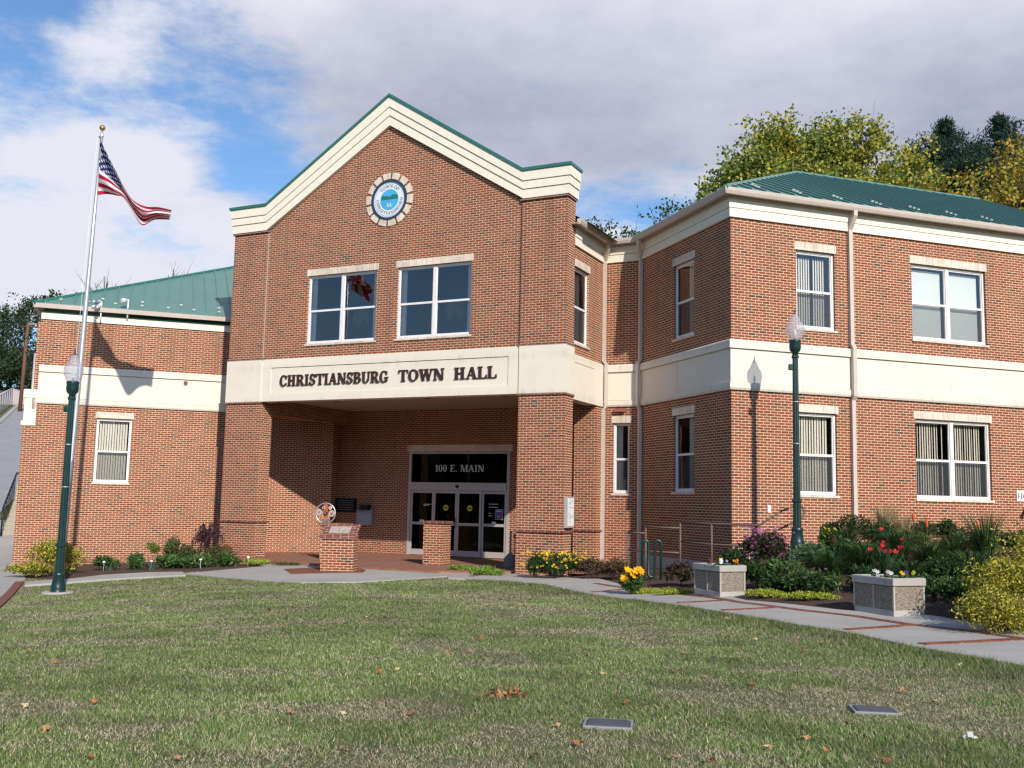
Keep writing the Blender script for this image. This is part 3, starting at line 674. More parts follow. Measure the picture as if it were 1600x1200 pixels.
cc.build('parapet_cornice', m_creamt, TH)
jb = MB(); chev(jb, .27, .28, -.58, .12, -.02); chev(jb, .50, .51, -.58, .10, -.04); jb.build('cornice_groove', m_joint, TH)
cg = MB(); chev(cg, -.085, -.002, -.64, .21, .06); cg.build('green_coping', m_capg, TH)
# ---- porch interior
pb = MB()
wall_faces(pb, G, -.3, 12.5, -.3, 5.1, [(3.65, 7.49, .05, 3.53)], d=-5.1, rev=.14)
pb.fb(G, -.1, .66, -4.3, -5.09, -.3, 5.0)                        # rear left pier
pb.fb(G, .25, 1.15, -.55, -5.08, 4.50, 5.0)                      # beam above the open side
pb.poly([G.w(10.9, -2.9, -.3), G.w(10.9, -5.1, -.3), G.w(10.9, -5.1, 5.1), G.w(10.9, -2.9, 5.1)])
pb.build('porch_wall', m_brick, TH)
lb = MB(); lb.fb(G, -.14, .70, -4.26, -5.08, 1.10, 1.155); lb.build('ledge', m_ledge, TH)
so_ = MB(); so_.poly([G.w(-.2, -.34, 4.96), G.w(11.44, -.34, 4.96), G.w(11.44, -5.2, 4.96), G.w(-.2, -5.2, 4.96)]); so_.build('porch_soffit', m_soff, TH)
for s_ in (3.1, 6.4, 9.0):
    dl = MB(); dl.lathe(G.w(s_, -1.5, 4.925), [(.09, 0), (.10, .01), (.10, .034)], 16); dl.build('downlight', m_black, TH)
bk = MB(); bk.fb(G, 0, 11.4, -5.3, -12, 4.9, 9.4); bk.build('rear_wall', m_brick, TH)
# ---- left wing
wb = MB(); openL = [(1.80, 2.86, 2.24, 4.30)]
wall_faces(wb, L, 0, 9.4, -1.2, 7.6, openL); wb.poly([L.w(0, 0, -1.2), L.w(0, -12, -1.2), L.w(0, -12, 7.6), L.w(0, 0, 7.6)])
wb.fb(L, -.36, .005, -.06, -.9, -1.2, 4.0); wb.fb(L, -.14, .004, -.05, -11, 4.5, 7.3)
wb.build('left_wing_wall', m_brick, TH)
window(L, *openL[0], False, 'vanes')
cb_ = MB(); cb_.fb(L, -.42, -.002, -.04, -1.0, 3.98, 4.12); cb_.fb(L, -.36, -.002, -.05, -1.0, 4.12, 4.85); cb_.fb(L, -.40, -.002, -.03, -1.0, 4.85, 5.12); cb_.build('side_band', m_cream, TH)
fb_ = MB(); fp = [L.w(9.2, 0, 0)[:2], L.w(0, 0, 0)[:2], L.w(0, -11, 0)[:2]]
fb_.sweep(fp, [(-.02, 7.385), (.05, 7.385), (.05, 7.60), (-.02, 7.60)]); fb_.build('frieze_board', m_creamt, TH)
fb_ = MB(); fb_.sweep(fp, [(-.02, 7.602), (.09, 7.602), (.07, 7.64), (-.02, 7.64)]); fb_.build('frieze_cap', m_capg, TH)
GL_ = [L.w(9.2, 0, 0)[:2], L.w(0, 0, 0)[:2], L.w(0, -12.5, 0)[:2]]
gb_ = MB(); gb_.sweep(GL_, [(.17, 7.72), (.27, 7.71), (.30, 7.85), (.17, 7.85)]); gb_.build('gutter', m_gut, TH)
sf = MB(); sf.sweep(GL_, [(-.02, 7.74), (.20, 7.74), (.20, 7.77), (-.02, 7.77)]); sf.build('soffit', m_soff, TH)
# ---- roofs with standing seams
def roof(F, name, e0, e1, d_e, z_e, d_r, z_r, a0, a1, hipL=True):
    mb = MB(); A = F.w(e0, d_e, z_e); B = F.w(e1, d_e, z_e); C = F.w(a1, d_r, z_r); D_ = F.w(a0, d_r, z_r); E = F.w(e0, 2 * d_r - d_e, z_e); H = F.w(e1, 2 * d_r - d_e, z_e)
    mb.poly([A, B, C, D_]); mb.poly([A, D_, E]); mb.poly([E, D_, C, H])
    slope = (z_r - z_e) / (d_e - d_r); s_ = e0 + .35
    while s_ < e1:
        k = min(1.0, (s_ - e0) / max(a0 - e0, .01)); d1 = d_e + (d_r - d_e) * k; z1 = z_e + (z_r - z_e) * k
        q = .016; hh = .05
        mb.box8([F.w(s_ - q, d_e, z_e), F.w(s_ + q, d_e, z_e), F.w(s_ + q, d1, z1), F.w(s_ - q, d1, z1), F.w(s_ - q, d_e, z_e + hh), F.w(s_ + q, d_e, z_e + hh), F.w(s_ + q, d1, z1 + hh), F.w(s_ - q, d1, z1 + hh)])
        s_ += .41
    n_ = int((d_e - d_r) * 2 / .41)
    for i in range(1, n_):
        dd = d_e - i * .41; k = 1 - abs(dd - d_r) / (d_e - d_r); s1_ = e0 + (a0 - e0) * k; z1 = z_e + (z_r - z_e) * k
        mb.box8([F.w(e0, dd - .012, z_e), F.w(s1_, dd - .012, z1), F.w(s1_, dd + .012, z1), F.w(e0, dd + .012, z_e), F.w(e0, dd - .012, z_e + .045), F.w(s1_, dd - .012, z1 + .045), F.w(s1_, dd + .012, z1 + .045), F.w(e0, dd + .012, z_e + .045)])
    o = mb.build(name, m_roof, TH)
    cp = MB(); cp.tube([A, D_], .07, 6, smooth=False); cp.tube([D_, C], .07, 6, smooth=False); cp.build('ridge_cap', m_capg if name == 'left_roof' else m_roof, o)
    return o, slope
ro, slR = roof(R, 'right_roof', -.34, 14, .34, 9.59, -6.35, 12.88, 6.35, 14)
lo_, slL = roof(L, 'left_roof', -.29, 9.0, .29, 7.84, -6.1, 10.98, 6.1, 9.0)
def guards(F, root, s_list, dd, z_e, sl_, d_e):
    z = z_e + (d_e - dd) * sl_ + .05
    for s_ in s_list:
        g = MB(); g.fb(F, s_ - .045, s_ + .045, dd, dd + .02, z - .02, z + .03); g.build('snow_guard', m_guard, root)
m_guard = simple('weathered_guard', (.30, .32, .30), .5, .4, .4)
sr = [-.34 + .35 + .41 * k for k in range(2, 22)]
for k, s_ in enumerate(sr):
    if k % 3 == 0: guards(R, ro, [s_], -.05, 9.59, slR, .34); guards(R, ro, [s_ + .06], -.28, 9.59, slR, .34); guards(R, ro, [s_ + .12], -.50, 9.59, slR, .34)
sr = [-.29 + .35 + .41 * k for k in range(1, 15)]
guards(L, lo_, sr[::2], -.1, 7.84, slL, .29); guards(L, lo_, sr[::3], -.5, 7.84, slL, .29)
rb = MB()
rb.poly([G.w(5.775, -.62, 13.2), G.w(12.05, -.62, 9.5), G.w(12.05, -12, 9.5), G.w(5.775, -12, 13.2)]); rb.poly([G.w(5.775, -.62, 13.2), G.w(-.5, -.62, 9.5), G.w(-.5, -12, 9.5), G.w(5.775, -12, 13.2)])
rb.poly([G.w(-.5, -12, 9.4), G.w(12.05, -12, 9.4), G.w(5.775, -12, 13.2)]); rb.build('gable_roof', m_roof, TH)
# ---- eaves of the right side
EP = [P_R, P_c, P_s, P_m, T.w(-.3, 0, 0)[:2]]; FP = [P_R, P_c, P_s, P_m, T.w(0, 0, 0)[:2]]
fb_ = MB(); fb_.sweep(FP, [(-.02, ZE), (.055, ZE), (.055, 9.185), (-.02, 9.185)]); fb_.sweep(FP, [(-.02, 9.195), (.075, 9.195), (.075, 9.465), (-.02, 9.465)]); fb_.build('frieze_board', m_creamt, TH)
sf = MB(); sf.sweep(EP, [(-.02, 9.47), (.26, 9.47), (.26, 9.50), (-.02, 9.50)]); sf.sweep(FP, [(.08, 9.41), (.13, 9.44), (.13, 9.468), (.08, 9.468)]); sf.build('soffit', m_soff, TH)
gb_ = MB(); gb_.sweep(EP, [(.22, 9.46), (.31, 9.45), (.345, 9.52), (.36, 9.60), (.22, 9.60)]); gb_.build('gutter', m_gut, TH)
# ---- downspouts
def spout(F, s_, zbot, kick=0.0, name='downspout', band=True):
    d = MB(); a = .055
    def seg(p0, p1):
        (s0, d0, z0), (s1, d1, z1) = p0, p1
        d.box8([F.w(s0 - a, d0 + a * .8, z0), F.w(s0 + a, d0 + a * .8, z0), F.w(s0 + a, d0 - a * .8, z0), F.w(s0 - a, d0 - a * .8, z0), F.w(s1 - a, d1 + a * .8, z1), F.w(s1 + a, d1 + a * .8, z1), F.w(s1 + a, d1 - a * .8, z1), F.w(s1 - a, d1 - a * .8, z1)])
    w_ = .06
    seg((s_, w_, zbot), (s_, w_, 4.60))
    seg((s_, w_, 4.60), (s_, .14, 4.70)); seg((s_, .14, 4.70), (s_, .14, 5.93)); seg((s_, .14, 5.93), (s_, w_, 6.03))
    seg((s_, w_, 6.03), (s_, w_, 9.0)); seg((s_, w_, 9.0), (s_ + kick, .27, 9.32)); seg((s_ + kick, .27, 9.32), (s_ + kick, .27, 9.46))
    for z in (3.0, 6.9): d.fb(F, s_ - .075, s_ + .075, 0.0, .012, z, z + .03)
    d.build(name, m_gut, TH)
spout(R, 3.47, .7); spout(T, TL - .09, 0.0, -.30); spout(Sg, .12, .1, .28)
# ---- plinth
pl = MB(); pl.fb(Sg, 0.05, 4.92, .03, -.02, -.6, .52); pl.fb(R, -.03, 14, .03, -.02, -.6, .72); pl.build('plinth', m_base, TH)

# ================================================================ lettering
def arc(cx, cy, rx, ry, a0, a1, wt, wn_, n=14):
    """curved stroke, thick where it runs vertical and thin where it runs flat"""
    P = []
    for i in range(n):
        A, B = [rad(a0 + (a1 - a0) * k / n) for k in (i, i + 1)]
        q = []
        for a in (A, B):
            w_ = wn_ + (wt - wn_) * abs(math.cos(a)) ** 1.3; q.append(((cx + (rx) * math.cos(a), cy + (ry) * math.sin(a)), (cx + (rx - w_) * math.cos(a), cy + (ry - min(w_, wn_ * 1.25)) * math.sin(a))))
        P.append([q[0][0], q[1][0], q[1][1], q[0][1]])
    return P
def rc(x0, y0, x1, y1): return [[(x0, y0), (x1, y0), (x1, y1), (x0, y1)]]
TK, TN, SF = .20, .085, .09
def stem(x, y0=0, y1=1, w_=TK, serif=(1, 1)):
    P = rc(x, y0, x + w_, y1)
    if serif[0]: P += rc(x - SF, y0, x + w_ + SF, y0 + .07)
    if serif[1]: P += rc(x - SF, y1 - .07, x + w_ + SF, y1)
    return P
def dg(x0, y0, x1, y1, w_): return [[(x0, y0), (x0 + w_, y0), (x1 + w_, y1), (x1, y1)]]
def glyph(c):
    if c == 'C': return arc(.45, .5, .43, .52, 48, 318, TK, TN, 20) + rc(.68, .66, .76, .95) + rc(.70, .08, .77, .26), .88
    if c == 'G': return arc(.45, .5, .43, .52, 48, 330, TK, TN, 20) + rc(.68, .66, .76, .95) + rc(.62, .05, .80, .44) + rc(.52, .38, .90, .45), .98
    if c == 'O': return arc(.45, .5, .44, .52, 0, 360, TK, TN, 26), .98
    if c == '0': return arc(.32, .5, .30, .52, 0, 360, TK * .9, TN * .9, 22), .70
    if c == '1': return stem(.18, serif=(1, 0)) + dg(.04, .78, .18, .95, .12), .52
    if c == 'H': return stem(.12) + stem(.62) + rc(.32, .46, .62, .55), 1.02
    if c == 'I': return stem(.12), .50
    if c == 'R': return stem(.10) + rc(.30, .92, .52, 1) + rc(.30, .45, .52, .53) + arc(.50, .725, .27, .275, -90, 90, TK, TN) + dg(.68, 0, .40, .47, .20) + rc(.62, 0, .98, .07), .98
    if c == 'B': return stem(.10) + rc(.30, .93, .50, 1) + rc(.30, .48, .52, .56) + rc(.30, 0, .52, .07) + arc(.48, .76, .24, .24, -90, 90, TK, TN) + arc(.50, .28, .30, .28, -90, 90, TK, TN), .88
    if c == 'S': return arc(.37, .74, .29, .28, 20, 250, TK * .85, TN, 14) + arc(.37, .26, .31, .28, -160, 70, TK * .85, TN, 14) + dg(.42, .40, .16, .60, .18) + rc(.60, .70, .67, .98) + rc(.05, .02, .12, .30), .76
    if c == 'T': return stem(.36, serif=(1, 0)) + rc(.03, .93, .89, 1) + rc(.03, .72, .10, .93) + rc(.82, .72, .89, .93), .94
    if c == 'A': return dg(.06, 0, .40, 1, .09) + dg(.62, 0, .36, 1, .21) + rc(.22, .29, .66, .37) + rc(-.02, 0, .28, .07) + rc(.55, 0, .93, .07), .95
    if c == 'N': return stem(.12, w_=.10) + stem(.76, w_=.10, serif=(0, 1)) + dg(.64, 0, .10, 1, .22), 1.00
    if c == 'U': return stem(.12, .3, 1, serif=(0, 1)) + stem(.70, .3, 1, .10, serif=(0, 1)) + arc(.46, .32, .34, .34, 180, 360, TK, TN), .96
    if c == 'W': return dg(.26, 0, .02, 1, .20) + dg(.30, 0, .56, 1, .09) + dg(.74, 0, .50, 1, .20) + dg(.78, 0, 1.04, 1, .09) + rc(-.06, .93, .32, 1) + rc(.42, .93, .80, 1) + rc(.94, .93, 1.22, 1), 1.24
    if c == 'V': return dg(.34, 0, .04, 1, .20) + dg(.38, 0, .68, 1, .09) + rc(-.04, .93, .34, 1) + rc(.60, .93, .88, 1), .88
    if c == 'L': return stem(.10, serif=(1, 1)) + rc(.30, 0, .74, .07) + rc(.67, .07, .74, .30), .80
    if c == 'E': return stem(.10) + rc(.30, 0, .76, .07) + rc(.69, .07, .76, .27) + rc(.30, .93, .72, 1) + rc(.65, .76, .72, .93) + rc(.30, .46, .55, .54) + rc(.52, .38, .58, .62), .84
    if c == 'F': return stem(.10) + rc(.30, .93, .72, 1) + rc(.65, .76, .72, .93) + rc(.30, .46, .55, .54) + rc(.52, .38, .58, .62), .80
    if c == 'M': return stem(.10, w_=.09) + stem(.90, w_=TK) + dg(.50, 0, .12, 1, .20) + dg(.52, 0, .88, 1, .09), 1.20
    if c == 'D': return stem(.10) + rc(.30, .93, .46, 1) + rc(.30, 0, .46, .07) + arc(.44, .5, .42, .5, -90, 90, TK, TN, 18), .96
    if c == '.': return rc(.06, 0, .24, .16), .32
    if c == 'Y': return stem(.34, 0, .45, serif=(1, 0)) + dg(.34, .42, .06, 1, .20) + dg(.44, .42, .70, 1, .09), .9
    return [], .42
def text_on(F, txt, s0, s1, zb_, zt_, d, th, mat, parent, name='letter', single=True, slope=0.0, narrow=None):
    h = zt_ - zb_; tot = sum(glyph(c)[1] for c in txt); k = (s1 - s0) / tot; x = s0; allm = MB(); out = []
    for c in txt:
        P, w_ = glyph(c); mb = allm if not single else MB()
        for i, p in enumerate(P):
            pts = [(x + a * k, zb_ + b * h) for a, b in p]; mb.prism(F, pts, d - .002, d + th + i * .0004)
        if single and P: out.append(mb.build(name, mat, parent))
        x += w_ * k
    if not single: out.append(allm.build(name, mat, parent))
    return out
text_on(G, 'CHRISTIANSBURG', 2.07, 6.02, 5.27, 5.60, .012, .045, m_letter, TH)
text_on(G, 'TOWN', 6.33, 7.87, 5.27, 5.60, .012, .045, m_letter, TH)
text_on(G, 'HALL', 8.17, 9.53, 5.27, 5.60, .012, .045, m_letter, TH)

# ================================================================ seal on the gable
SC, SZ = 5.80, 10.74
sealr = MB()
def disc(mb, F, cs, cz, r0, r1, d0, d1, a0=0, a1=360, n=40, mi=0):
    for i in range(n):
        A, B = rad(a0 + (a1 - a0) * i / n), rad(a0 + (a1 - a0) * (i + 1) / n)
        p = [(cs + r1 * math.cos(A), cz + r1 * math.sin(A)), (cs + r1 * math.cos(B), cz + r1 * math.sin(B))]
        p += [(cs + r0 * math.cos(B), cz + r0 * math.sin(B)), (cs + r0 * math.cos(A), cz + r0 * math.sin(A))] if r0 > 0 else [(cs, cz)]
        mb.prism(F, p, d0, d1, mi)
for k in range(14): disc(sealr, G, SC, SZ, .62, .815, 0, .028, k * 360 / 14 + 2.6 + 9, (k + 1) * 360 / 14 - 2.6 + 9, n=5)
seal = sealr.build('seal_surround', m_buff, TH)
m_navy = simple('navy_ring', (0.035, 0.05, 0.085), 0.5); m_sealw = simple('seal_white', (0.70, 0.72, 0.76), 0.5, var=0.03); m_sealb = simple('seal_blue', (0.07, 0.38, 0.66), 0.5); m_sealg = simple('seal_green', (0.02, 0.16, 0.12), 0.6)
b_ = MB(); disc(b_, G, SC, SZ, .815, .816, 0, .01); 
for k in range(14): disc(b_, G, SC, SZ, .62, .81, 0, .012, k * 360 / 14 - 2.4 + 9, k * 360 / 14 + 2.4 + 9, n=2)
b_.build('seal_joint', m_ledge, seal)
b_ = MB(); disc(b_, G, SC, SZ, .55, .62, 0, .05); b_.build('seal_ring', m_navy, seal)
b_ = MB(); disc(b_, G, SC, SZ, 0, .55, 0, .014); b_.build('seal_field', m_sealw, seal)
b_ = MB(); disc(b_, G, SC, SZ, .0, .315, .014, .022); disc(b_, G, SC, SZ, .50, .512, .014, .019); b_.build('seal_disc', m_sealb, seal)
b_ = MB(); hill_ = [(-.28, 0), (-.28, .09), (-.22, .14), (-.15, .10), (-.07, .12), (0, .08), (.06, .10), (.15, .16), (.20, .12), (.26, .14), (.29, .08), (.29, 0)]
for i in range(1, len(hill_) - 2): b_.prism(G, [(SC + hill_[i][0], SZ), (SC + hill_[i + 1][0], SZ), (SC + hill_[i + 1][0], SZ + hill_[i + 1][1]), (SC + hill_[i][0], SZ + hill_[i][1])], .02, .027)
b_.build('seal_hills', m_sealg, seal)
text_on(G, 'VA', SC - .09, SC + .09, SZ - .23, SZ - .11, .022, .006, m_sealw, seal, 'seal_lettering', single=False)
def ring_text(txt, r, h, a_mid, span, inward, mat):
    ws = [glyph(c)[1] for c in txt]; tot = sum(ws); a = a_mid + (span / 2 if inward else -span / 2); mb = MB()
    for c, w_ in zip(txt, ws):
        da = span * w_ / tot; am = a - da / 2 if inward else a + da / 2; P, gw = glyph(c); kx = rad(da) * r / gw
        th = rad(am - 90) if inward else rad(am + 90)
        for i, p in enumerate(P):
            q = []
            for x, y in p:
                lx = (x - gw / 2) * kx; ly = (y - .5) * h; bx = SC + r * math.cos(rad(am)); bz = SZ + r * math.sin(rad(am))
                q.append((bx + lx * math.cos(th) - ly * math.sin(th), bz + lx * math.sin(th) + ly * math.cos(th)))
            mb.prism(G, q, .013, .019 + i * .0002)
        a = a - da if inward else a + da
    mb.build('seal_lettering', mat, seal)
m_seall = simple('seal_letter_grey', (0.20, 0.22, 0.25), 0.6)
ring_text('TOWN OF', .41, .10, 90, 104, True, m_seall); ring_text('CHRISTIANSBURG', .41, .09, 270, 190, False, m_seall)

# ================================================================ entrance doors
D0 = -5.1
ef = MB(); A0, A1, Z0, Z1 = 3.65, 7.49, .06, 3.53
ef.fb(G, A0, A0 + .10, D0 + .03, D0 - .1, Z0, Z1); ef.fb(G, A1 - .10, A1, D0 + .03, D0 - .1, Z0, Z1); ef.fb(G, A0 + .1, A1 - .1, D0 + .025, D0 - .1, Z1 - .07, Z1); ef.fb(G, A0 + .1, A1 - .1, D0 + .06, D0 - .12, 2.24, 2.50)
ent = ef.build('entrance_frame', m_alu, TH)
tg = MB(); tg.poly([G.w(A0 + .1, D0 - .02, 2.5), G.w(A1 - .1, D0 - .02, 2.5), G.w(A1 - .1, D0 - .02, Z1 - .07), G.w(A0 + .1, D0 - .02, Z1 - .07)]); tg.build('transom_pane', m_glassd, ent)
pw = (A1 - A0 - .2) / 4
m_yel = simple('yellow_sticker', (0.55, 0.50, 0.03), 0.6); m_pur = simple('purple_poster', (0.16, 0.09, 0.28), 0.6); m_pap = simple('paper', (0.72, 0.74, 0.76), 0.7)
for k in range(4):
    a = A0 + .1 + pw * k; b = a + pw; f_ = .0 if k in (0, 3) else .035; d = MB()
    for q in (a + .004, b - .074): d.fb(G, q, q + .07, D0 + f_, D0 + f_ - .045, Z0 + .01, 2.235)
    d.fb(G, a + .074, b - .074, D0 + f_, D0 + f_ - .045, Z0 + .01, .26); d.fb(G, a + .074, b - .074, D0 + f_, D0 + f_ - .045, 1.08, 1.17); d.fb(G, a + .074, b - .074, D0 + f_, D0 + f_ - .045, 2.14, 2.235)
    dr = d.build('door' if k in (1, 2) else 'sidelight', m_alu, TH)
    g = MB(); g.poly([G.w(a + .07, D0 + f_ - .02, .25), G.w(b - .07, D0 + f_ - .02, .25), G.w(b - .07, D0 + f_ - .02, 2.15), G.w(a + .07, D0 + f_ - .02, 2.15)]); g.build('pane', m_glassd, dr)
    if k in (1, 2):
        y = MB(); disc(y, G, (a + b) / 2 + .02, 1.66, 0, .10, D0 + f_ - .019, D0 + f_ - .012, n=20); y.build('round_sticker', m_yel, dr)
        y = MB(); y.fb(G, (a + b) / 2 - .05, (a + b) / 2 + .09, D0 + f_ - .012, D0 + f_ - .0095, 1.645, 1.675); y.build('sticker_print', m_black, dr)
    else:
        y = MB(); y.fb(G, a + .38, a + .54, D0 + .005, D0 + .0, 1.175, 1.24); y.build('hours_card', m_pap, dr)
        y = MB()
        for z_, wd_ in ((1.75, .30), (1.71, .20)) if k == 0 else ((1.80, .34), (1.70, .36), (1.50, .10), (1.42, .13)): y.fb(G, a + .50 - (0 if k == 0 else .25), a + .50 - (0 if k == 0 else .25) + wd_, D0 - .019, D0 - .014, z_, z_ + .022)
        y.build('door_lettering', m_letw, dr)
    if k == 3:
        y = MB(); y.fb(G, a + .50, a + .76, D0 - .018, D0 - .012, 1.32, 1.63); po = y.build('poster', m_pur, dr)
        y = MB(); y.fb(G, a + .49, a + .77, D0 - .019, D0 - .0165, 1.31, 1.64); y.fb(G, a + .54, a + .70, D0 - .012, D0 - .010, 1.57, 1.60); y.fb(G, a + .56, a + .68, D0 - .012, D0 - .010, 1.40, 1.42); y.build('poster_border', m_pap, dr)
b_ = MB(); b_.lathe(G.w((A0 + A1) / 2, D0 + .075, 2.38), [(.02, -.06), (.055, -.03), (.06, .02), (.04, .04)], 12); b_.build('door_sensor', m_black, ent)
b_ = MB(); c_ = A0 + .1 + 2 * pw; b_.tube([G.w(c_ - .05, D0 + .06, 1.0), G.w(c_ - .05, D0 + .06, 1.35)], .012, 6); b_.build('door_handle', m_black, ent)
lt = MB(); lt.fb(G, A0 - .1, A1 + .08, D0 - .1, D0 + .015, 3.54, 3.77); lt.build('lintel', m_buff, TH)
text_on(G, '100 E. MAIN', 4.66, 6.54, 2.865, 3.09, D0 - .017, .004, m_letw, ent, 'house_number_lettering', single=False)
ib = MB()
for q in (([A0, D0 - .1], [A0, D0 - 4]), ([A1, D0 - .1], [A1, D0 - 4]), ([A0, D0 - 4], [A1, D0 - 4])):
    (a, b), (c, e) = q; ib.poly([G.w(a, b, 0), G.w(c, e, 0), G.w(c, e, 4), G.w(a, b, 4)])
ib.poly([G.w(A0, D0 - .1, 3.6), G.w(A1, D0 - .1, 3.6), G.w(A1, D0 - 4, 3.6), G.w(A0, D0 - 4, 3.6)]); ib.poly([G.w(A0, D0 - .1, .05), G.w(A1, D0 - .1, .05), G.w(A1, D0 - 4, .05), G.w(A0, D0 - 4, .05)])
ib.build('lobby_interior', m_dark, TH)

# ================================================================ wall mounted things
def thing(mb, name, mat, label, cat, group=None, origin=None, **k):
    V = np.array(mb.v); org = origin if origin is not None else (V[:, 0].mean(), V[:, 1].mean(), V[:, 2].min())
    return tag(mb.build(name, mat, None, org, **k), label, cat, group)
def hitd(F, x, y, d): return F.hit(x, y, d)
s_, z_ = hitd(G, 541, 789, D0); b = MB(); b.fb(G, s_ - .44, s_ + .44, D0 + .005, D0 + .05, z_ - .24, z_ + .24); pq = thing(b, 'wall_plaque', m_bronze, 'dark bronze rectangular plaque on the porch wall left of the grey drop box', 'plaque')
b = MB()
for k in range(5): b.fb(G, s_ - .34 + .03 * (k % 2), s_ + .34 - .03 * (k % 2), D0 + .05, D0 + .054, z_ + .15 - k * .08, z_ + .17 - k * .08)
b.build('plaque_lettering', m_grayb, pq)
s_, z_ = hitd(G, 572, 809, D0); 
bx = empty('drop_box', G.w(s_, D0 + .1, z_ - .28), 'grey metal payment drop box with hooded slot on the porch wall', 'drop box')
b = MB(); b.fb(G, s_ - .34, s_ + .34, D0 + .005, D0 + .14, z_ - .27, z_ + .27); b.build('box_body', m_grayb, bx, bevel=.01)
b = MB(); b.fb(G, s_ - .29, s_ + .29, D0 + .14, D0 + .147, z_ - .22, z_ + .18); b.build('box_door', simple('box_front', (.36, .36, .38), .5), bx)
b = MB(); b.fb(G, s_ - .16, s_ + .16, D0 + .01, D0 + .20, z_ + .28, z_ + .38); b.fb(G, s_ - .12, s_ + .2, D0 + .01, D0 + .23, z_ + .38, z_ + .46); b.build('slot_hood', m_black, bx)
# notice board on the side of the right pier
PS = Fr(G.w(11.55, .04, 0), 64.1)
nb = empty('notice_case', PS.w(.3, .05, 1.3), 'slim grey glazed notice case with three white sheets on the right porch pier', 'notice board')
b = MB(); b.fb(PS, .05, .53, .003, .10, 1.24, 2.06); b.build('case_frame', m_alu, nb, bevel=.008)
b = MB(); 
for k in range(3): b.fb(PS, .09, .49, .10, .104, 1.29 + k * .245, 1.29 + k * .245 + .235)
b.build('notice_sheet', m_pap, nb)
b = MB()
rr = random.Random(2)
for k in range(12): x0 = rr.uniform(.12, .3); z0 = 1.31 + rr.random() * .66; b.fb(PS, x0, x0 + rr.uniform(.05, .15), .104, .106, z0, z0 + .015)
b.build('sheet_print', m_grayb, nb)
# small wall items
s_, z_ = L.hit(290, 599); b = MB(); b.fb(L, s_ - .06, s_ + .06, .036, .06, z_ - .065, z_ + .065); thing(b, 'wall_vent', m_ledge, 'small square rust brown vent in the cream band of the left wing', 'vent')
s_, z_ = R.hit(1201, 795); b = MB(); b.fb(R, s_ - .045, s_ + .045, .002, .03, z_ - .09, z_ + .09); thing(b, 'wall_outlet', m_white, 'small white outlet cover on the brick left of the right lamp post', 'outlet')
s_, z_ = MM.hit(970, 642); b = MB(); b.fb(MM, s_ - .15, s_ + .16, .06, .13, z_ - .035, z_ + .06); thing(b, 'wall_light', simple('dull_red', (.30, .10, .09), .6), 'small dull red fixture under the band above the narrow window', 'wall light')
s_, z_ = R.hit(1588, 775); fd = MB(); fd.fb(R, s_ + .01, s_ + .45, .003, .012, z_ - .14, z_ + .15)
fs = thing(fd, 'fire_connection_sign', m_white, 'white sign lettered FDC on the brick at the right edge', 'sign')
mb_ = MB(); x = s_ + .04
for c in 'FDC':
    P, gw = glyph(c)
    for i, p in enumerate(P): mb_.prism(R, [(x + a * .115, z_ - .075 + q * .15) for a, q in p], .0122, .0135 + i * .0002)
    x += gw * .125
mb_.build('sign_lettering', simple('dark_red_letter', (.12, .02, .03), .5), fs)
s_, z_ = R.hit(1597, 796); fc = empty('fire_hose_connection', R.w(s_, .1, z_ - .1), 'chrome twin fire hose connection below the white sign', 'hose connection')
m_chr = simple('chrome', (.7, .7, .72), .2, .5, 1.0)
b = MB(); b.tube([R.w(s_ + .12, .0, z_), R.w(s_ + .12, .14, z_)], .09, 14); b.build('flange', m_chr, fc)
for k in (-1, 1): b = MB(); b.tube([R.w(s_ + .12 + .03 * k, .10, z_), R.w(s_ + .12 + .13 * k, .26, z_ - .03), R.w(s_ + .12 + .15 * k, .30, z_ - .04)], [.05, .055, .065], 12); b.build('hose_inlet', m_chr, fc)
# security cameras on the left eave
for k, (px, py, lab) in enumerate([(157, 474, 'white three headed security camera on the left wing frieze nearest the flagpole'), (199, 470, 'white single headed security camera on the left wing frieze further right')]):
    s_, z_ = L.hit(px, py + 25, .2); zc_ = L.hit(px, py, .2)[1]; c = empty('security_camera', L.w(s_, .2, z_), lab, 'camera', 'cameras on the left eave')
    b = MB(); b.tube([L.w(s_, .06, z_ - .06), L.w(s_, .2, z_ - .02), L.w(s_, .2, zc_ + .05)], .025, 8); b.build('camera_mast', m_white, c)
    for j, (ds, dz_, dd) in enumerate([(-.22, .04, .1), (-.24, -.12, .05), (-.12, -.17, .25)] if k == 0 else [(-.17, -.02, .1)]):
        b = MB(); b.tube([L.w(s_, .2, zc_ + dz_ * .3 + .05), L.w(s_ + ds * .5, .2 + dd * .5, zc_ + dz_ + .04)], .02, 6); sz = .05 if k == 0 else .085
        b.tube([L.w(s_ + ds * .45, .22 + dd * .5, zc_ + dz_ + .02), L.w(s_ + ds, .26 + dd, zc_ + dz_ - .02), L.w(s_ + ds * 1.15, .28 + dd, zc_ + dz_ - .03)], [sz * .8, sz, sz * .7], 12); b.build('camera_head', m_white, c)

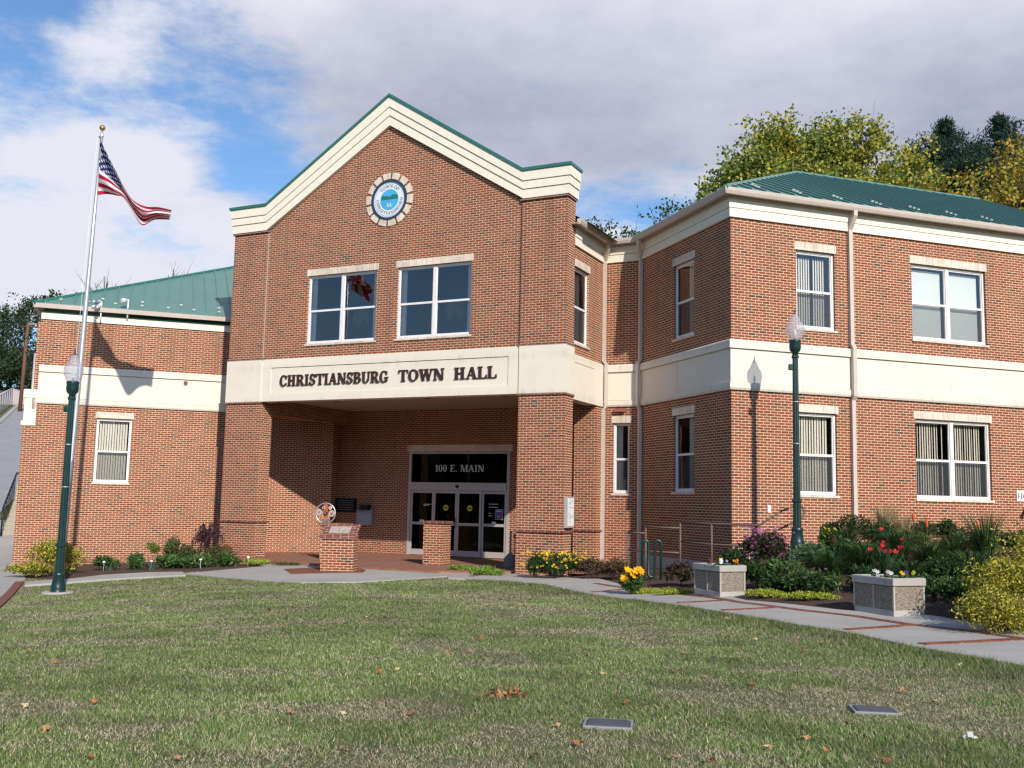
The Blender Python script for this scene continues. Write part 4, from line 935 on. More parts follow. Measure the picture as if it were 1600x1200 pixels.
# ================================================================ lamps
def lamp(loc, label, boxside):
    c = empty('street_lamp', loc, label, 'lamp post', 'green lamp posts with acorn globes')
    b = MB(); b.lathe(loc, [(.17, 0), (.17, .05), (.155, .08), (.16, .13), (.15, .17), (.115, .36), (.13, .40), (.13, .45), (.10, .48)], 16); b.build('base', m_green, c)
    b = MB(); b.lathe(loc, [(.095, .48), (.088, 1.02), (.11, 1.04), (.11, 1.09), (.082, 1.12), (.066, 4.30), (.085, 4.32), (.085, 4.36), (.065, 4.39)], 24, flute=.10, smooth=False); b.build('fluted_post', m_green, c)
    b = MB(); b.lathe(loc, [(.065, 4.39), (.07, 4.43), (.12, 4.48), (.135, 4.56), (.13, 4.66), (.14, 4.69), (.14, 4.72), (.11, 4.73)], 18); b.build('capital', m_green, c)
    b = MB()
    for z_ in (2.35, 3.3): b.lathe((loc[0], loc[1], loc[2] + z_), [(.078, -.01), (.084, 0), (.078, .012)], 16)
    b.build('metal_band', m_polealu, c)
    b = MB(); b.fb(W0, loc[0] - .16, loc[0] - .05, -loc[1] - .04, -loc[1] + .04, loc[2] + 4.03, loc[2] + 4.17); b.build('photocell_box', m_green, c, bevel=.02)
    b = MB(); b.lathe(loc, [(.115, 4.72), (.15, 4.76), (.195, 4.86), (.215, 4.96), (.205, 5.05), (.165, 5.12), (.125, 5.15), (.13, 5.17), (.115, 5.20), (.085, 5.27), (.05, 5.32), (.02, 5.34)], 28); b.build('globe', m_globe, c)
    b = MB(); b.lathe(loc, [(.03, 4.72), (.03, 4.86), (.035, 4.90), (.02, 4.98)], 10); b.build('bulb', m_white, c)
    b = MB(); b.lathe(loc, [(.03, 5.335), (.035, 5.35), (.012, 5.37), (.018, 5.40), (.004, 5.47)], 10); b.build('finial', m_green, c)
lr = aty(1246, 853, 22.91); lamp((lr[0], lr[1], lr[2] - .06), 'dark green fluted lamp post with clear globe rising from the flower bed at right', 1)
ll = aty(90, 928, 22.75); lamp(ll, 'dark green fluted lamp post with clear globe on the lawn beside the flagpole', -1)
b = MB(); b.lathe((ll[0], ll[1], h1(ll[0], ll[1]) - .05), [(.33, 0), (.33, .09), (.31, .10)], 24); thing(b, 'lamp_footing', m_conc, 'round concrete footing under the left lamp post', 'footing')
# ---- flagpole
fp0 = aty(94, 904, 26.5); fp1 = aty(160, 200, 26.5); zg = h1(fp0[0], fp0[1]); FPX, FPY = fp0[0], fp0[1]
fpo = empty('flagpole', (FPX, FPY, zg), 'tall tapered aluminium flagpole with gold ball beside the left lamp post', 'flagpole')
b = MB(); topz = fp1[2]; lean = (fp1[0] - fp0[0]); PP = [(FPX + lean * t, FPY, zg + .0 + (topz - .25 - zg) * t) for t in (0, .25, .5, .75, 1)]
b.tube(PP, [.075, .073, .066, .052, .036], 16); b.build('pole', m_polealu, fpo)
b = MB(); b.lathe((FPX + lean, FPY, topz), [(.01, -.08), (.045, -.065), (.07, -.035), (.08, 0), (.07, .035), (.045, .065), (.01, .08)], 16); b.build('gold_ball', m_gold, fpo)
b = MB(); b.tube([(FPX + lean, FPY, topz - .3), (FPX + lean, FPY, topz - .1)], .035, 8); b.tube([(FPX + lean - .06, FPY - .03, topz - .28), (FPX + lean + .06, FPY - .03, topz - .22)], .035, 8); b.build('truck', m_polealu, fpo)
b = MB(); b.tube([(FPX + lean - .09, FPY - .06, topz - .3), (FPX + lean * .55 - .10, FPY - .10, zg + 6), (FPX + lean * .2 - .08, FPY - .13, zg + 1.4)], .0045, 5); b.build('halyard', m_white, fpo)
# ---- flag
def flag():
    top = [(156, 217), (168, 241), (182, 268), (194, 292), (208, 312), (228, 322), (248, 324), (268, 329)]
    bot = [(153, 305), (168, 304), (182, 306), (193, 309), (207, 330), (222, 350), (242, 342), (265, 342)]
    def cv(P, t):
        x = t * (len(P) - 1); i = min(int(x), len(P) - 2); f = x - i
        g = lambda k: P[max(0, min(len(P) - 1, k))]
        r = []
        for a in (0, 1):
            p0, p1, p2, p3 = g(i - 1)[a], g(i)[a], g(i + 1)[a], g(i + 2)[a]
            r.append(.5 * (2 * p1 + (p2 - p0) * f + (2 * p0 - 5 * p1 + 4 * p2 - p3) * f * f + (-p0 + 3 * p1 - 3 * p2 + p3) * f ** 3))
        return r
    NU, NV = 96, 52; V = []; UV = []
    for j in range(NV + 1):
        for i in range(NU + 1):
            u, v = i / NU, j / NV; a, b_ = cv(bot, u), cv(top, u)
            amp = .07 + .30 * u; f = v + .10 * u * math.sin(2 * math.pi * (2.3 * v + .3 + .5 * u))
            x = a[0] + (b_[0] - a[0]) * f; y = a[1] + (b_[1] - a[1]) * f
            Y = 26.5 - .10 + 1.1 * u * u * .4 + amp * math.sin(2 * math.pi * (1.55 * v + .85 * u + .15)) + .05 * math.sin(17 * u + 9 * v)
            if i == 0: Y = 26.45
            p = aty(x, y, Y); V.append(p); UV.append((u, v))
    F = [(j * (NU + 1) + i, j * (NU + 1) + i + 1, (j + 1) * (NU + 1) + i + 1, (j + 1) * (NU + 1) + i) for j in range(NV) for i in range(NU)]
    org = Vector(aty(153, 305, 26.5)); me = bpy.data.meshes.new('flag'); me.from_pydata([Vector(v) - org for v in V], [], F)
    ul = me.uv_layers.new(name='UVMap')
    for l in me.loops: ul.data[l.index].uv = UV[l.vertex_index]
    for p in me.polygons: p.use_smooth = True
    m = Mt('flag_cloth', 0.75, 0.15); sp = m.n('ShaderNodeSeparateXYZ'); m.L(m.uv(), sp.inputs[0]); u, v = sp.outputs[0], sp.outputs[1]
    st = m.math('LESS_THAN', m.math('FLOORED_MODULO', m.math('FLOOR', m.math('MULTIPLY', v, 12.999)), 2.0), 0.5)
    c = m.mix(st, (.82, .80, .80), (.46, .015, .045))
    can = m.math('MULTIPLY', m.math('LESS_THAN', u, .40), m.math('GREATER_THAN', v, 6 / 13))
    cu_ = m.math('MULTIPLY', u, 11 / .4); cv_ = m.math('MULTIPLY', m.math('SUBTRACT', v, 6 / 13), 9 / (7 / 13))
    fu = m.math('SUBTRACT', m.math('FRACT', cu_), .5); fv = m.math('SUBTRACT', m.math('FRACT', cv_), .5)
    ch = m.math('LESS_THAN', m.math('FLOORED_MODULO', m.math('ADD', m.math('FLOOR', cu_), m.math('FLOOR', cv_)), 2.0), .5)
    an = m.math('ARCTAN2', fu, fv); rr_ = m.math('SQRT', m.math('ADD', m.math('MULTIPLY', fu, fu), m.math('MULTIPLY', fv, fv)))
    lim = m.math('MULTIPLY_ADD', m.math('COSINE', m.math('MULTIPLY', an, 5.0)), .14, .36)
    star = m.math('MULTIPLY', ch, m.math('LESS_THAN', rr_, lim)); c = m.mix(can, c, m.mix(star, (.025, .03, .14), (.8, .8, .82))); m.col(c)
    tl = m.n('ShaderNodeBsdfTranslucent'); m.L(c, tl.inputs[0]); x = m.n('ShaderNodeMixShader'); x.inputs[0].default_value = .3; m.L(m.b.outputs[0], x.inputs[1]); m.L(tl.outputs[0], x.inputs[2]); m.L(x.outputs[0], m.out.inputs[0])
    me.materials.append(m.m); o = bpy.data.objects.new('flag', me); COL.objects.link(o); o.location = org
    tag(o, 'stars and stripes flag in folds hanging from the top of the flagpole', 'flag')
flag()

# ================================================================ planters, pedestals, rack, rails
def planter(c0, u, lx, ly, label, seed):
    z0 = h1(*c0) + .02; F = Fr(c0, math.degrees(math.atan2(u[1], u[0]))); H = .60
    c = empty('planter', (F.w(lx / 2, -ly / 2, z0)), label, 'planter', 'concrete planters along the walk')
    b = MB(); b.fb(F, .015, lx - .015, -.015, -ly + .015, z0, z0 + .11); b.build('base', m_conc, c, bevel=.01)
    b = MB(); b.fb(F, .02, lx - .02, -.02, -ly + .02, z0 + .11, z0 + H - .13); b.build('panels', m_aggr, c)
    for (s, d) in ((.008, -.008), (lx - .04, -.008), (.008, -ly + .04), (lx - .04, -ly + .04)):
        b = MB(); b.fb(F, s, s + .032, d, d - .032, z0 + .11, z0 + H - .13); b.build('corner_post', m_conc, c)
    b = MB(); b.fb(F, .012, .03, -ly / 2 - .014, -ly / 2 + .014, z0 + .11, z0 + H - .13); b.build('panel_rib', m_conc, c)
    b = MB()
    for q in ((-.01, lx + .01, .01, -.07), (-.01, lx + .01, -ly + .07, -ly - .01), (-.01, .07, -.07, -ly + .07), (lx - .07, lx + .01, -.07, -ly + .07)): b.fb(F, *q, z0 + H - .12, z0 + H)
    b.build('rim', m_conc, c, bevel=.012)
    b = MB(); b.poly([F.w(.05, -.05, z0 + H - .06), F.w(lx - .05, -.05, z0 + H - .06), F.w(lx - .05, -ly + .05, z0 + H - .06), F.w(.05, -ly + .05, z0 + H - .06)]); b.build('potting_soil', m_mulch, c)
    return F, z0 + H - .06
def ang(u): return (math.cos(rad(u)), math.sin(rad(u)))
pA = pxg(1125, 936); pB = pxg(1397, 967)
FA, zA = planter(pA, ang(24), .60, .88, 'aggregate concrete planter with orange and white pansies, beside the green bike rack', 1)
FB, zB = planter(pB, ang(22), .64, .92, 'aggregate concrete planter with white and purple pansies, next to the yellow shrub', 2)

def pedestal(F, s0, s1, d0, d1, z0, h_front, h_back, label):
    c = empty('brick_pedestal', F.w((s0 + s1) / 2, (d0 + d1) / 2, z0), label, 'pedestal', 'brick pedestals before the porch')
    b = MB(); 
    pts = [(d1, z0), (d0, z0), (d0, z0 + h_back), (d1, z0 + h_front)]
    A = [F.w(s0, d, z) for d, z in pts]; B = [F.w(s1, d, z) for d, z in pts]
    b.poly(A); b.poly(B[::-1])
    for i in range(4): j = (i + 1) % 4; b.poly([A[i], B[i], B[j], A[j]])
    b.build('brick_shaft', m_brick, c)
    b = MB(); e = .05; t = .075
    k = (h_back - h_front) / (d1 - d0)
    b.box8([F.w(s0 - e, d1 + e, z0 + h_front - k * e), F.w(s1 + e, d1 + e, z0 + h_front - k * e), F.w(s1 + e, d0 - e, z0 + h_back + k * e), F.w(s0 - e, d0 - e, z0 + h_back + k * e),
            F.w(s0 - e, d1 + e, z0 + h_front + t - k * e), F.w(s1 + e, d1 + e, z0 + h_front + t - k * e), F.w(s1 + e, d0 - e, z0 + h_back + t + k * e), F.w(s0 - e, d0 - e, z0 + h_back + t + k * e)])
    b.build('brick_cap', m_ledge, c, bevel=.012)
    return c
p1 = pxg(500, 894); F1 = Fr(p1, -4); s1_, _z = F1.hit(551, 893)
cP = pedestal(F1, 0, .86, -.50, 0, h1(*p1) + .02, .86, 1.12, 'brick pedestal with sloping worn cap standing on a brick pad')
b = MB(); k_ = .52; b.box8([F1.w(.16, -.10, h1(*p1) + .02 + .86 + .078 + .052), F1.w(.70, -.10, h1(*p1) + .02 + .86 + .078 + .052), F1.w(.70, -.40, h1(*p1) + .02 + .86 + .078 + .208), F1.w(.16, -.40, h1(*p1) + .02 + .86 + .078 + .208), F1.w(.16, -.10, h1(*p1) + .02 + .86 + .078 + .060), F1.w(.70, -.10, h1(*p1) + .02 + .86 + .078 + .060), F1.w(.70, -.40, h1(*p1) + .02 + .86 + .078 + .216), F1.w(.16, -.40, h1(*p1) + .02 + .86 + .078 + .216)]); b.build('cap_inset', simple('worn_mortar', (.40, .34, .30), .9, var=.3, scale=12), cP)
p2 = G.loc if False else pxg(660, 887); F2 = Fr(p2, -20)
pedestal(F2, 0, .60, -.60, 0, .02, 1.20, 1.20, 'square brick pedestal in front of the glass doors')
p3 = aty(501, 817, 31.2); F3 = Fr((p3[0], p3[1]), -14); pedestal(F3, 0, .78, -.6, 0, .04, 1.02, 1.02, 'brick pedestal behind the sloping one, carrying the ring sculpture')
sc0 = aty(508.7, 802, 31.35); scu = empty('ring_sculpture', (sc0[0], sc0[1], 1.14), 'round metal ring sculpture with orange bar and gear discs standing on a pedestal', 'sculpture')
F4 = Fr((sc0[0], sc0[1]), -8)
b = MB(); b.tube([F4.w(.31 * math.cos(a), 0, sc0[2] + .31 * math.sin(a)) for a in np.linspace(0, 2 * math.pi, 33)], .018, 8, cap=False); b.build('ring', m_polealu, scu)
b = MB(); b.fb(F4, -.06, .06, -.04, -.01, sc0[2] - .29, sc0[2] + .29); b.build('orange_bar', m_orange, scu)
for k, (a, c_, r_) in enumerate([(-.06, .17, .05), (.15, .17, .055), (-.20, .03, .09), (.20, 0, .10), (0, 0, .06), (-.06, -.2, .06), (.1, -.2, .06)]):
    b = MB(); disc(b, F4, a, sc0[2] + c_, .0, r_, .0, .02 + k * .003, n=14); b.build('gear_disc', [m_alu, m_buff, m_alu, m_soff, m_black, m_grayb, m_grayb][k], scu)
    b = MB(); disc(b, F4, a, sc0[2] + c_, .0, r_ * .4, .02 + k * .003, .03 + k * .003, n=10); b.build('gear_hub', [m_black, m_orange, m_ledge, m_ledge, m_polealu, m_black, m_black][k], scu)
# ash receptacle and post by the right pier
ap = pxg(797, 891); b = MB(); za = .03
b.lathe((ap[0], ap[1], za), [(.17, 0), (.19, .03), (.19, .22), (.20, .24), (.10, .36), (.035, .42), (.028, .95), (.035, 1.02), (.02, 1.04)], 14, smooth=False); thing(b, 'ash_receptacle', simple('blue_grey_plastic', (.16, .18, .21), .55), 'blue grey cone shaped ash receptacle with thin neck by the right porch pier', 'ash receptacle')
ap = pxg(804.5, 893); b = MB(); b.tube([(ap[0], ap[1], -.02), (ap[0], ap[1], .86)], .03, 8); b.lathe((ap[0], ap[1], .86), [(.03, 0), (.055, .02), (.055, .10), (.03, .13)], 10); thing(b, 'short_post', m_black, 'short black post light against the corner of the right porch pier', 'post')
# bike rack
br0 = at(1003, 905, .12); b = MB(); pts = []
xs = [1003, 1012, 1022, 1031]; H_ = 0.98
def rackx(px): q = at(px, 905, .12); return q
X0, X3 = rackx(1003)[0], rackx(1031)[0]; Yb = br0[1]; sp_ = (X3 - X0) / 3; r_ = sp_ / 2; zb_ = h1(X0, Yb); pts = [(X0, Yb, zb_ - .05), (X0, Yb, zb_ + H_ - r_)]
for a in np.linspace(180, 0, 9)[1:]: pts.append((X0 + r_ + r_ * math.cos(rad(a)), Yb - .02, zb_ + H_ - r_ + r_ * math.sin(rad(a))))
pts.append((X0 + sp_, Yb - .03, zb_ + .12 + r_))
for a in np.linspace(180, 360, 9)[1:]: pts.append((X0 + sp_ + r_ + r_ * math.cos(rad(a)), Yb - .04, zb_ + .12 + r_ + r_ * math.sin(rad(a))))
pts.append((X0 + 2 * sp_, Yb - .05, zb_ + H_ - r_))
for a in np.linspace(180, 0, 9)[1:]: pts.append((X0 + 2 * sp_ + r_ + r_ * math.cos(rad(a)), Yb - .06, zb_ + H_ - r_ + r_ * math.sin(rad(a))))
pts.append((X3, Yb - .06, zb_ - .05)); b.tube(pts, .035, 10); thing(b, 'bike_rack', m_green, 'dark green wave shaped tube bike rack in the bed near the corner downspouts', 'bike rack', origin=(X0, Yb, zb_))
# handrail of the ramp
hr = empty('ramp_handrail', aty(1063, 880, 24.4), 'brown pipe handrail with posts and a looped end in front of the shaded corner wall', 'handrail')
def ry(px): return 25.6 - (px - 981) / (1187 - 981) * 2.4 if px < 1187 else 23.2 + (px - 1187) * .004
def pt(px, py): return aty(px, py, ry(px))
tops = {981: (832, 885), 1009: (824, 885), 1063: (816, 890), 1112: (818, 878), 1187: (821, 862)}
b = MB(); b.tube([pt(981, 832), pt(1009, 833)], .024, 8); b.tube([pt(1009, 823.5), pt(1063, 825)], .024, 8); b.tube([pt(1063, 816), pt(1112, 818.5), pt(1187, 820.5), pt(1222, 798), pt(1246, 789), pt(1254, 792), pt(1257, 800), pt(1254, 809), pt(1247, 812), pt(1216, 828)], .024, 8); b.build('top_rail', m_rail, hr)
b = MB(); b.tube([pt(981, 859), pt(1009, 861), pt(1063, 864)], .02, 8); b.tube([pt(1063, 846), pt(1112, 851), pt(1187, 853)], .02, 8); b.build('middle_rail', m_rail, hr)
for px, (a, c_) in tops.items():
    p = pt(px, a); b = MB(); b.tube([(p[0], p[1], h1(p[0], p[1]) - .05), p], .024, 8); b.build('rail_post', m_rail, hr)
# retaining ledge in the bed
b = MB(); q0, q1 = aty(1452, 872, 22.6), aty(1640, 878, 22.0); FK = Fr(q0, math.degrees(math.atan2(q1[1] - q0[1], q1[0] - q0[0]))); b.fb(FK, 0, 4.2, -.4, .0, q0[2] - .6, q0[2] + .06); thing(b, 'stone_ledge', m_conc, 'grey concrete ledge half hidden behind the flower bed plants', 'ledge', bevel=.02)
# stump
sp0 = pxg(846, 896); b = MB(); b.tube([(sp0[0] - .1, sp0[1], 0), (sp0[0] - .08, sp0[1], .38)], [.07, .055], 7); b.tube([(sp0[0] + .08, sp0[1] + .02, 0), (sp0[0] + .1, sp0[1], .33)], [.06, .05], 7); thing(b, 'wooden_stake', m_wood, 'pair of weathered wooden stakes at the foot of the yellow flowers', 'stake')
# meter covers
for (x, y, lab) in [(950, 1134, 'dark grey meter lid flush in the lawn near the centre'), (1366, 1112, 'dark grey meter lid flush in the lawn further right')]:
    q = pxg(x, y); z = h1(*q); z -= .022; F = Fr(q, -8); c = empty('meter_cover', (q[0], q[1], z), lab, 'meter cover', 'meter covers in the lawn')
    lw_ = .155; b = MB(); b.fb(F, -lw_, lw_, -.12, .12, z - .03, z + .05); b.build('lid', simple('dark_plastic_lid', (.085, .085, .10), .75), c, bevel=.015)
    b = MB(); 
    for q_ in ((-lw_ - .025, lw_ + .025, .122, .147), (-lw_ - .025, lw_ + .025, -.147, -.122), (-lw_ - .025, -lw_ - .002, -.122, .122), (lw_ + .002, lw_ + .025, -.122, .122)): b.fb(F, *q_, z - .03, z + .045)
    b.build('lid_rim', m_grayb, c, bevel=.008)
# stairs and rail by the left wing, sign
st = empty('outdoor_stairs', L.w(-1.0, -6.0, .35), 'concrete steps with black railing climbing beside the left wing', 'stairs')
_q = at(24, 834, .36)[:2]; SD = float((np.array(_q) - L.o) @ L.n); SL_ = float((np.array(_q) - L.o) @ L.u) - .42; SZ0 = .33; b = MB(); n_ = 9
for k in range(n_): b.fb(L, SL_, -.10, SD - .32 * k, SD - .32 * n_, SZ0 - (.6 if k == 0 else 0) + .15 * k, SZ0 + .15 * (k + 1))
b.build('steps', simple('buff_step_concrete', (.38, .34, .27), .9), st)
for sx in (SL_ - .03, -.35):
    b = MB(); a0, a1 = L.w(sx, SD + .2, SZ0 + .95), L.w(sx, SD - .32 * n_, SZ0 + .95 + .15 * n_); b.tube([L.w(sx, SD + .2, SZ0 - .05), a0, a1, L.w(sx, SD - .32 * n_ - .6, SZ0 + .95 + .15 * n_)], .035, 6)
    for k in range(0, n_): b.tube([L.w(sx, SD - .32 * k, SZ0 + .1 + .15 * k), L.w(sx, SD - .32 * k, SZ0 + .9 + .15 * k)], .014, 5)
    b.build('railing', m_black, st)
q = aty(30.5, 768, 37.6); b = MB(); FS = Fr(q, 0); b.fb(FS, -.10, .10, -.02, .02, q[2] - .25, q[2] + .25); ysn = thing(b, 'rail_sign', simple('pale_yellow_sign', (.55, .50, .25), .6), 'small pale yellow sign fixed to the stair railing', 'sign')
b = MB(); b.fb(FS, -.08, .08, .02, .024, q[2] - .17, q[2] - .13); b.fb(FS, -.10, .10, .02, .024, q[2] + .12, q[2] + .14); b.fb(FS, -.10, .08, .02, .024, q[2] + .05, q[2] + .07); b.build('sign_marks', m_black, ysn)
# utility pole, fence, small sign at the top of the road
up0 = aty(32, 628, 105); up1 = aty(44, 505, 105); ut = empty('utility_pole', up0, 'brown wooden utility pole with crossarm at the top of the road', 'utility pole')
b = MB(); b.tube([(up0[0], up0[1], up0[2] - 1), up1], [.20, .14], 8); b.build('pole', simple('brown_pole', (.16, .075, .045), .9), ut)
b = MB(); b.tube([aty(28, 510, 105), aty(60, 511, 105)], .09, 6); b.build('crossarm', m_wood, ut)
up0 = aty(51, 600, 60); up1 = aty(56, 552, 60); b = MB(); b.tube([(up0[0], up0[1], h1(up0[0], up0[1]) - .5), (up1[0], up1[1], up1[2])], .10, 8); thing(b, 'metal_post', m_alu, 'pale metal post beside the far corner of the left wing', 'post', origin=(up0[0], up0[1], 0))
fe = empty('chain_link_fence', aty(0, 655, 84), 'grey chain link fence along the grass beside the road', 'fence')
m_mesh = Mt('chain_link', .5, .3); _sp = m_mesh.n('ShaderNodeSeparateXYZ'); m_mesh.L(m_mesh.uv(), _sp.inputs[0])
_a = m_mesh.math('FRACT', m_mesh.math('MULTIPLY', m_mesh.math('ADD', _sp.outputs[0], _sp.outputs[1]), 9.0)); _b = m_mesh.math('FRACT', m_mesh.math('MULTIPLY', m_mesh.math('SUBTRACT', _sp.outputs[0], _sp.outputs[1]), 9.0))
_k2 = m_mesh.math('MAXIMUM', m_mesh.math('LESS_THAN', _a, .16), m_mesh.math('LESS_THAN', _b, .16)); m_mesh.col((.42, .43, .45)); _t = m_mesh.n('ShaderNodeBsdfTransparent'); _x = m_mesh.n('ShaderNodeMixShader')
m_mesh.L(_k2, _x.inputs[0]); m_mesh.L(_t.outputs[0], _x.inputs[1]); m_mesh.L(m_mesh.b.outputs[0], _x.inputs[2]); m_mesh.L(_x.outputs[0], m_mesh.out.inputs[0])
fa, fbb = np.array([-40.5, 76.0]), np.array([-60.3, 122.0]); panel = MB(); rail_ = MB()
for k in range(14):
    t0, t1 = k / 14, (k + 1) / 14; a = fa + (fbb - fa) * t0; c_ = fa + (fbb - fa) * t1; za_, zc_ = h1(*a), h1(*c_)
    panel.poly([(a[0], a[1], za_), (c_[0], c_[1], zc_), (c_[0], c_[1], zc_ + 1.9), (a[0], a[1], za_ + 1.9)]); rail_.tube([(a[0], a[1], za_ + 1.9), (c_[0], c_[1], zc_ + 1.9)], .04, 6)
    b = MB(); b.tube([(a[0], a[1], za_ - .3), (a[0], a[1], za_ + 1.95)], .05, 6); b.build('fence_post', m_grayb, fe)
panel.build('mesh_panel', m_mesh.m, fe); rail_.build('top_rail', m_grayb, fe)
q = aty(29, 620, 118); b = MB(); b.fb(W0, q[0] - 3, q[0] + 1.2, -q[1], -q[1] - 3, q[2] - 1.2, q[2] - .2); b.prism(W0, [(q[0] - 3.3, q[2] - .2), (q[0] + 1.5, q[2] - .2), (q[0] - .9, q[2] + 1.0)], -q[1] - 3, -q[1]); thing(b, 'distant_shed', simple('pale_shed', (.45, .38, .38), .8), 'small pale shed far up the road beside the utility pole', 'shed')

# ================================================================ vegetation
def rs(seed): return np.random.RandomState(seed)
def leaves(P, size, rng, aspect=.5, droop=None, jitter=.35):
    """one folded diamond per point"""
    P = np.asarray(P); n = len(P); d = rng.normal(size=(n, 3)); d /= np.linalg.norm(d, axis=1)[:, None] + 1e-9
    if droop is not None: d = d + np.array(droop); d /= np.linalg.norm(d, axis=1)[:, None]
    r = rng.normal(size=(n, 3)); s = np.cross(d, r); s /= np.linalg.norm(s, axis=1)[:, None] + 1e-9
    L_ = (size * (1 + jitter * rng.uniform(-1, 1, n)))[:, None]; W_ = L_ * aspect
    V = np.stack([P, P + d * L_ * .5 + s * W_ * .5, P + d * L_, P + d * L_ * .5 - s * W_ * .5], 1)
    return V.reshape(-1, 3)
def colrs(n, pal, rng, var=.32, nper=4, wts=None):
    pal = np.array(pal); k = rng.choice(len(pal), n, p=wts); c = pal[k] * (1 + var * rng.uniform(-1, 1, (n, 1))); return np.repeat(c, nper, 0)
def blob_pts(c, r, n, rng, lumps=9, shell=.5, lump_r=.45):
    c = np.array(c); r = np.array(r); P = []
    for i in range(lumps):
        d = rng.normal(size=3); d /= np.linalg.norm(d); d[2] = abs(d[2]) * 1.0 - .15
        lc = c + d * r * rng.uniform(.35, .72); m = n // lumps; q = rng.normal(size=(m, 3)); q /= np.linalg.norm(q, axis=1)[:, None]
        q *= (shell + (1 - shell) * rng.uniform(0, 1, (m, 1)) ** .5); P.append(lc + q * r * lump_r * rng.uniform(.8, 1.25))
    return np.concatenate(P)
def loc_at(px, Y):
    r = raypx(px, 870); x = r[0] / r[1] * Y; return (x, Y, h1(x, Y))
def stems_mb(c, n, h, spread, rng, r_=.008):
    b = MB()
    for i in range(n):
        a = rng.uniform(0, 6.28); s = rng.uniform(.2, 1) * spread; b.tube([(c[0], c[1], c[2] - .03), (c[0] + .5 * s * math.cos(a), c[1] + .5 * s * math.sin(a), c[2] + h * .5), (c[0] + s * math.cos(a), c[1] + s * math.sin(a), c[2] + h * .9)], [r_, r_ * .8, r_ * .5], 5)
    return b
def shrub(name, px, Y, w_, h_, n, size, pal, label, seed, cat='shrub', lumps=9, wts=None, group=None, flowers=None, depth=None, aspect=.5, zoff=0.0, shell=.5):
    c = loc_at(px, Y); rng = rs(seed); e = empty(name, c, label, cat, group); dp = (depth or w_) / 2
    P = blob_pts((c[0], c[1], c[2] + h_ * .48 + zoff), (w_ / 2 * .95, dp * .95, h_ * .55), n, rng, lumps, shell)
    P = P[P[:, 2] > c[2] - .02]
    V = leaves(P, size, rng, aspect); quadmesh('foliage', V, colrs(len(P), pal, rng, wts=wts), m_leaf, e)
    stems_mb(c, 7, h_ * .8, w_ * .35, rng).build('stems', m_bark, e)
    if flowers: flower_heads(e, c, w_, dp, h_, flowers, rng)
    return e, c, rng
def flower_heads(e, c, w_, dp, h_, fl, rng):
    n, size, pal, lo, hi = fl
    for i in range(min(n, 100)):
        V = []; C = []
        a = rng.uniform(0, 6.28); q = math.sqrt(rng.uniform(0, 1)); z = rng.uniform(lo, hi); p = np.array([c[0] + q * w_ * .48 * math.cos(a), c[1] + q * dp * .9 * math.sin(a) - .05, c[2] + h_ * z])
        nrm = np.array([rng.normal() * .5, -1 + rng.normal() * .4, .9]); nrm /= np.linalg.norm(nrm); t = np.cross(nrm, [0, 0, 1]); t /= np.linalg.norm(t); b_ = np.cross(nrm, t); col = np.array(pal[rng.randint(len(pal))]) * rng.uniform(.8, 1.15); s = size * rng.uniform(.7, 1.2)
        for k in range(6):
            an = k * math.pi / 3 + rng.uniform(-.2, .2); d = t * math.cos(an) + b_ * math.sin(an); g = np.cross(nrm, d); V += [p, p + d * s * .6 + g * s * .3, p + d * s + nrm * s * .1, p + d * s * .6 - g * s * .3]; C += [col] * 4
        quadmesh('flower_head', V, np.array(C), m_petal, e)
def blades(c, n, h_, spread, width, pal, rng, arch=.5, base=.12, wts=None, seg=4):
    a = rng.uniform(0, 2 * math.pi, n); rb = rng.uniform(0, base, n); hh = h_ * rng.uniform(.55, 1.05, n); sp = spread * rng.uniform(.3, 1.0, n)
    d = np.stack([np.cos(a), np.sin(a), np.zeros(n)], 1); s = np.stack([-np.sin(a), np.cos(a), np.zeros(n)], 1); P0 = np.array(c) + d * rb[:, None]; V = []
    tt = np.linspace(0, 1, seg + 1); pts = []
    for t in tt: pts.append(P0 + d * (sp * t ** 1.6)[:, None] + np.array([0, 0, 1.0]) * (hh * (t * (1 + arch) - arch * t * t * 1.25))[:, None])
    for i in range(seg):
        w0, w1 = width * (1 - tt[i] ** 2 * .9) / 2, width * (1 - tt[i + 1] ** 2 * .95) / 2
        V.append(np.stack([pts[i] - s * w0, pts[i] + s * w0, pts[i + 1] + s * w1, pts[i + 1] - s * w1], 1))
    V = np.stack(V, 1).reshape(-1, 3); C = np.repeat(np.array(pal)[rng.choice(len(pal), n, p=wts)] * (1 + .2 * rng.uniform(-1, 1, (n, 1))), seg * 4, 0)
    return V, C
def clump(name, px, Y, n, h_, spread, width, pal, label, seed, cat='grass clump', arch=.6, base=.14, group=None, wts=None, flowers=None):
    c = loc_at(px, Y); rng = rs(seed); e = empty(name, c, label, cat, group); V, C = blades(c, n, h_, spread, width, pal, rng, arch, base, wts); quadmesh('blades', V, C, m_leaf, e)
    if flowers: flower_heads(e, c, spread * 2, spread, h_, flowers, rng)
    return e
GRN = [(.045, .105, .028), (.075, .15, .038), (.115, .185, .05)]; DKG = [(.02, .05, .016), (.03, .07, .02), (.045, .085, .025)]; OLV = [(.10, .11, .035), (.14, .13, .045), (.07, .09, .03)]
YEL = [(.46, .40, .035), (.58, .50, .05), (.28, .29, .035), (.10, .13, .025), (.50, .45, .10), (.16, .15, .04)]; BRN = [(.10, .055, .03), (.14, .08, .045), (.08, .07, .03)]; PUR = [(.055, .018, .035), (.09, .03, .05), (.04, .02, .03)]; BLU = [(.09, .15, .10), (.12, .18, .13)]
CHT = [(.34, .40, .05), (.25, .34, .04), (.42, .46, .08)]
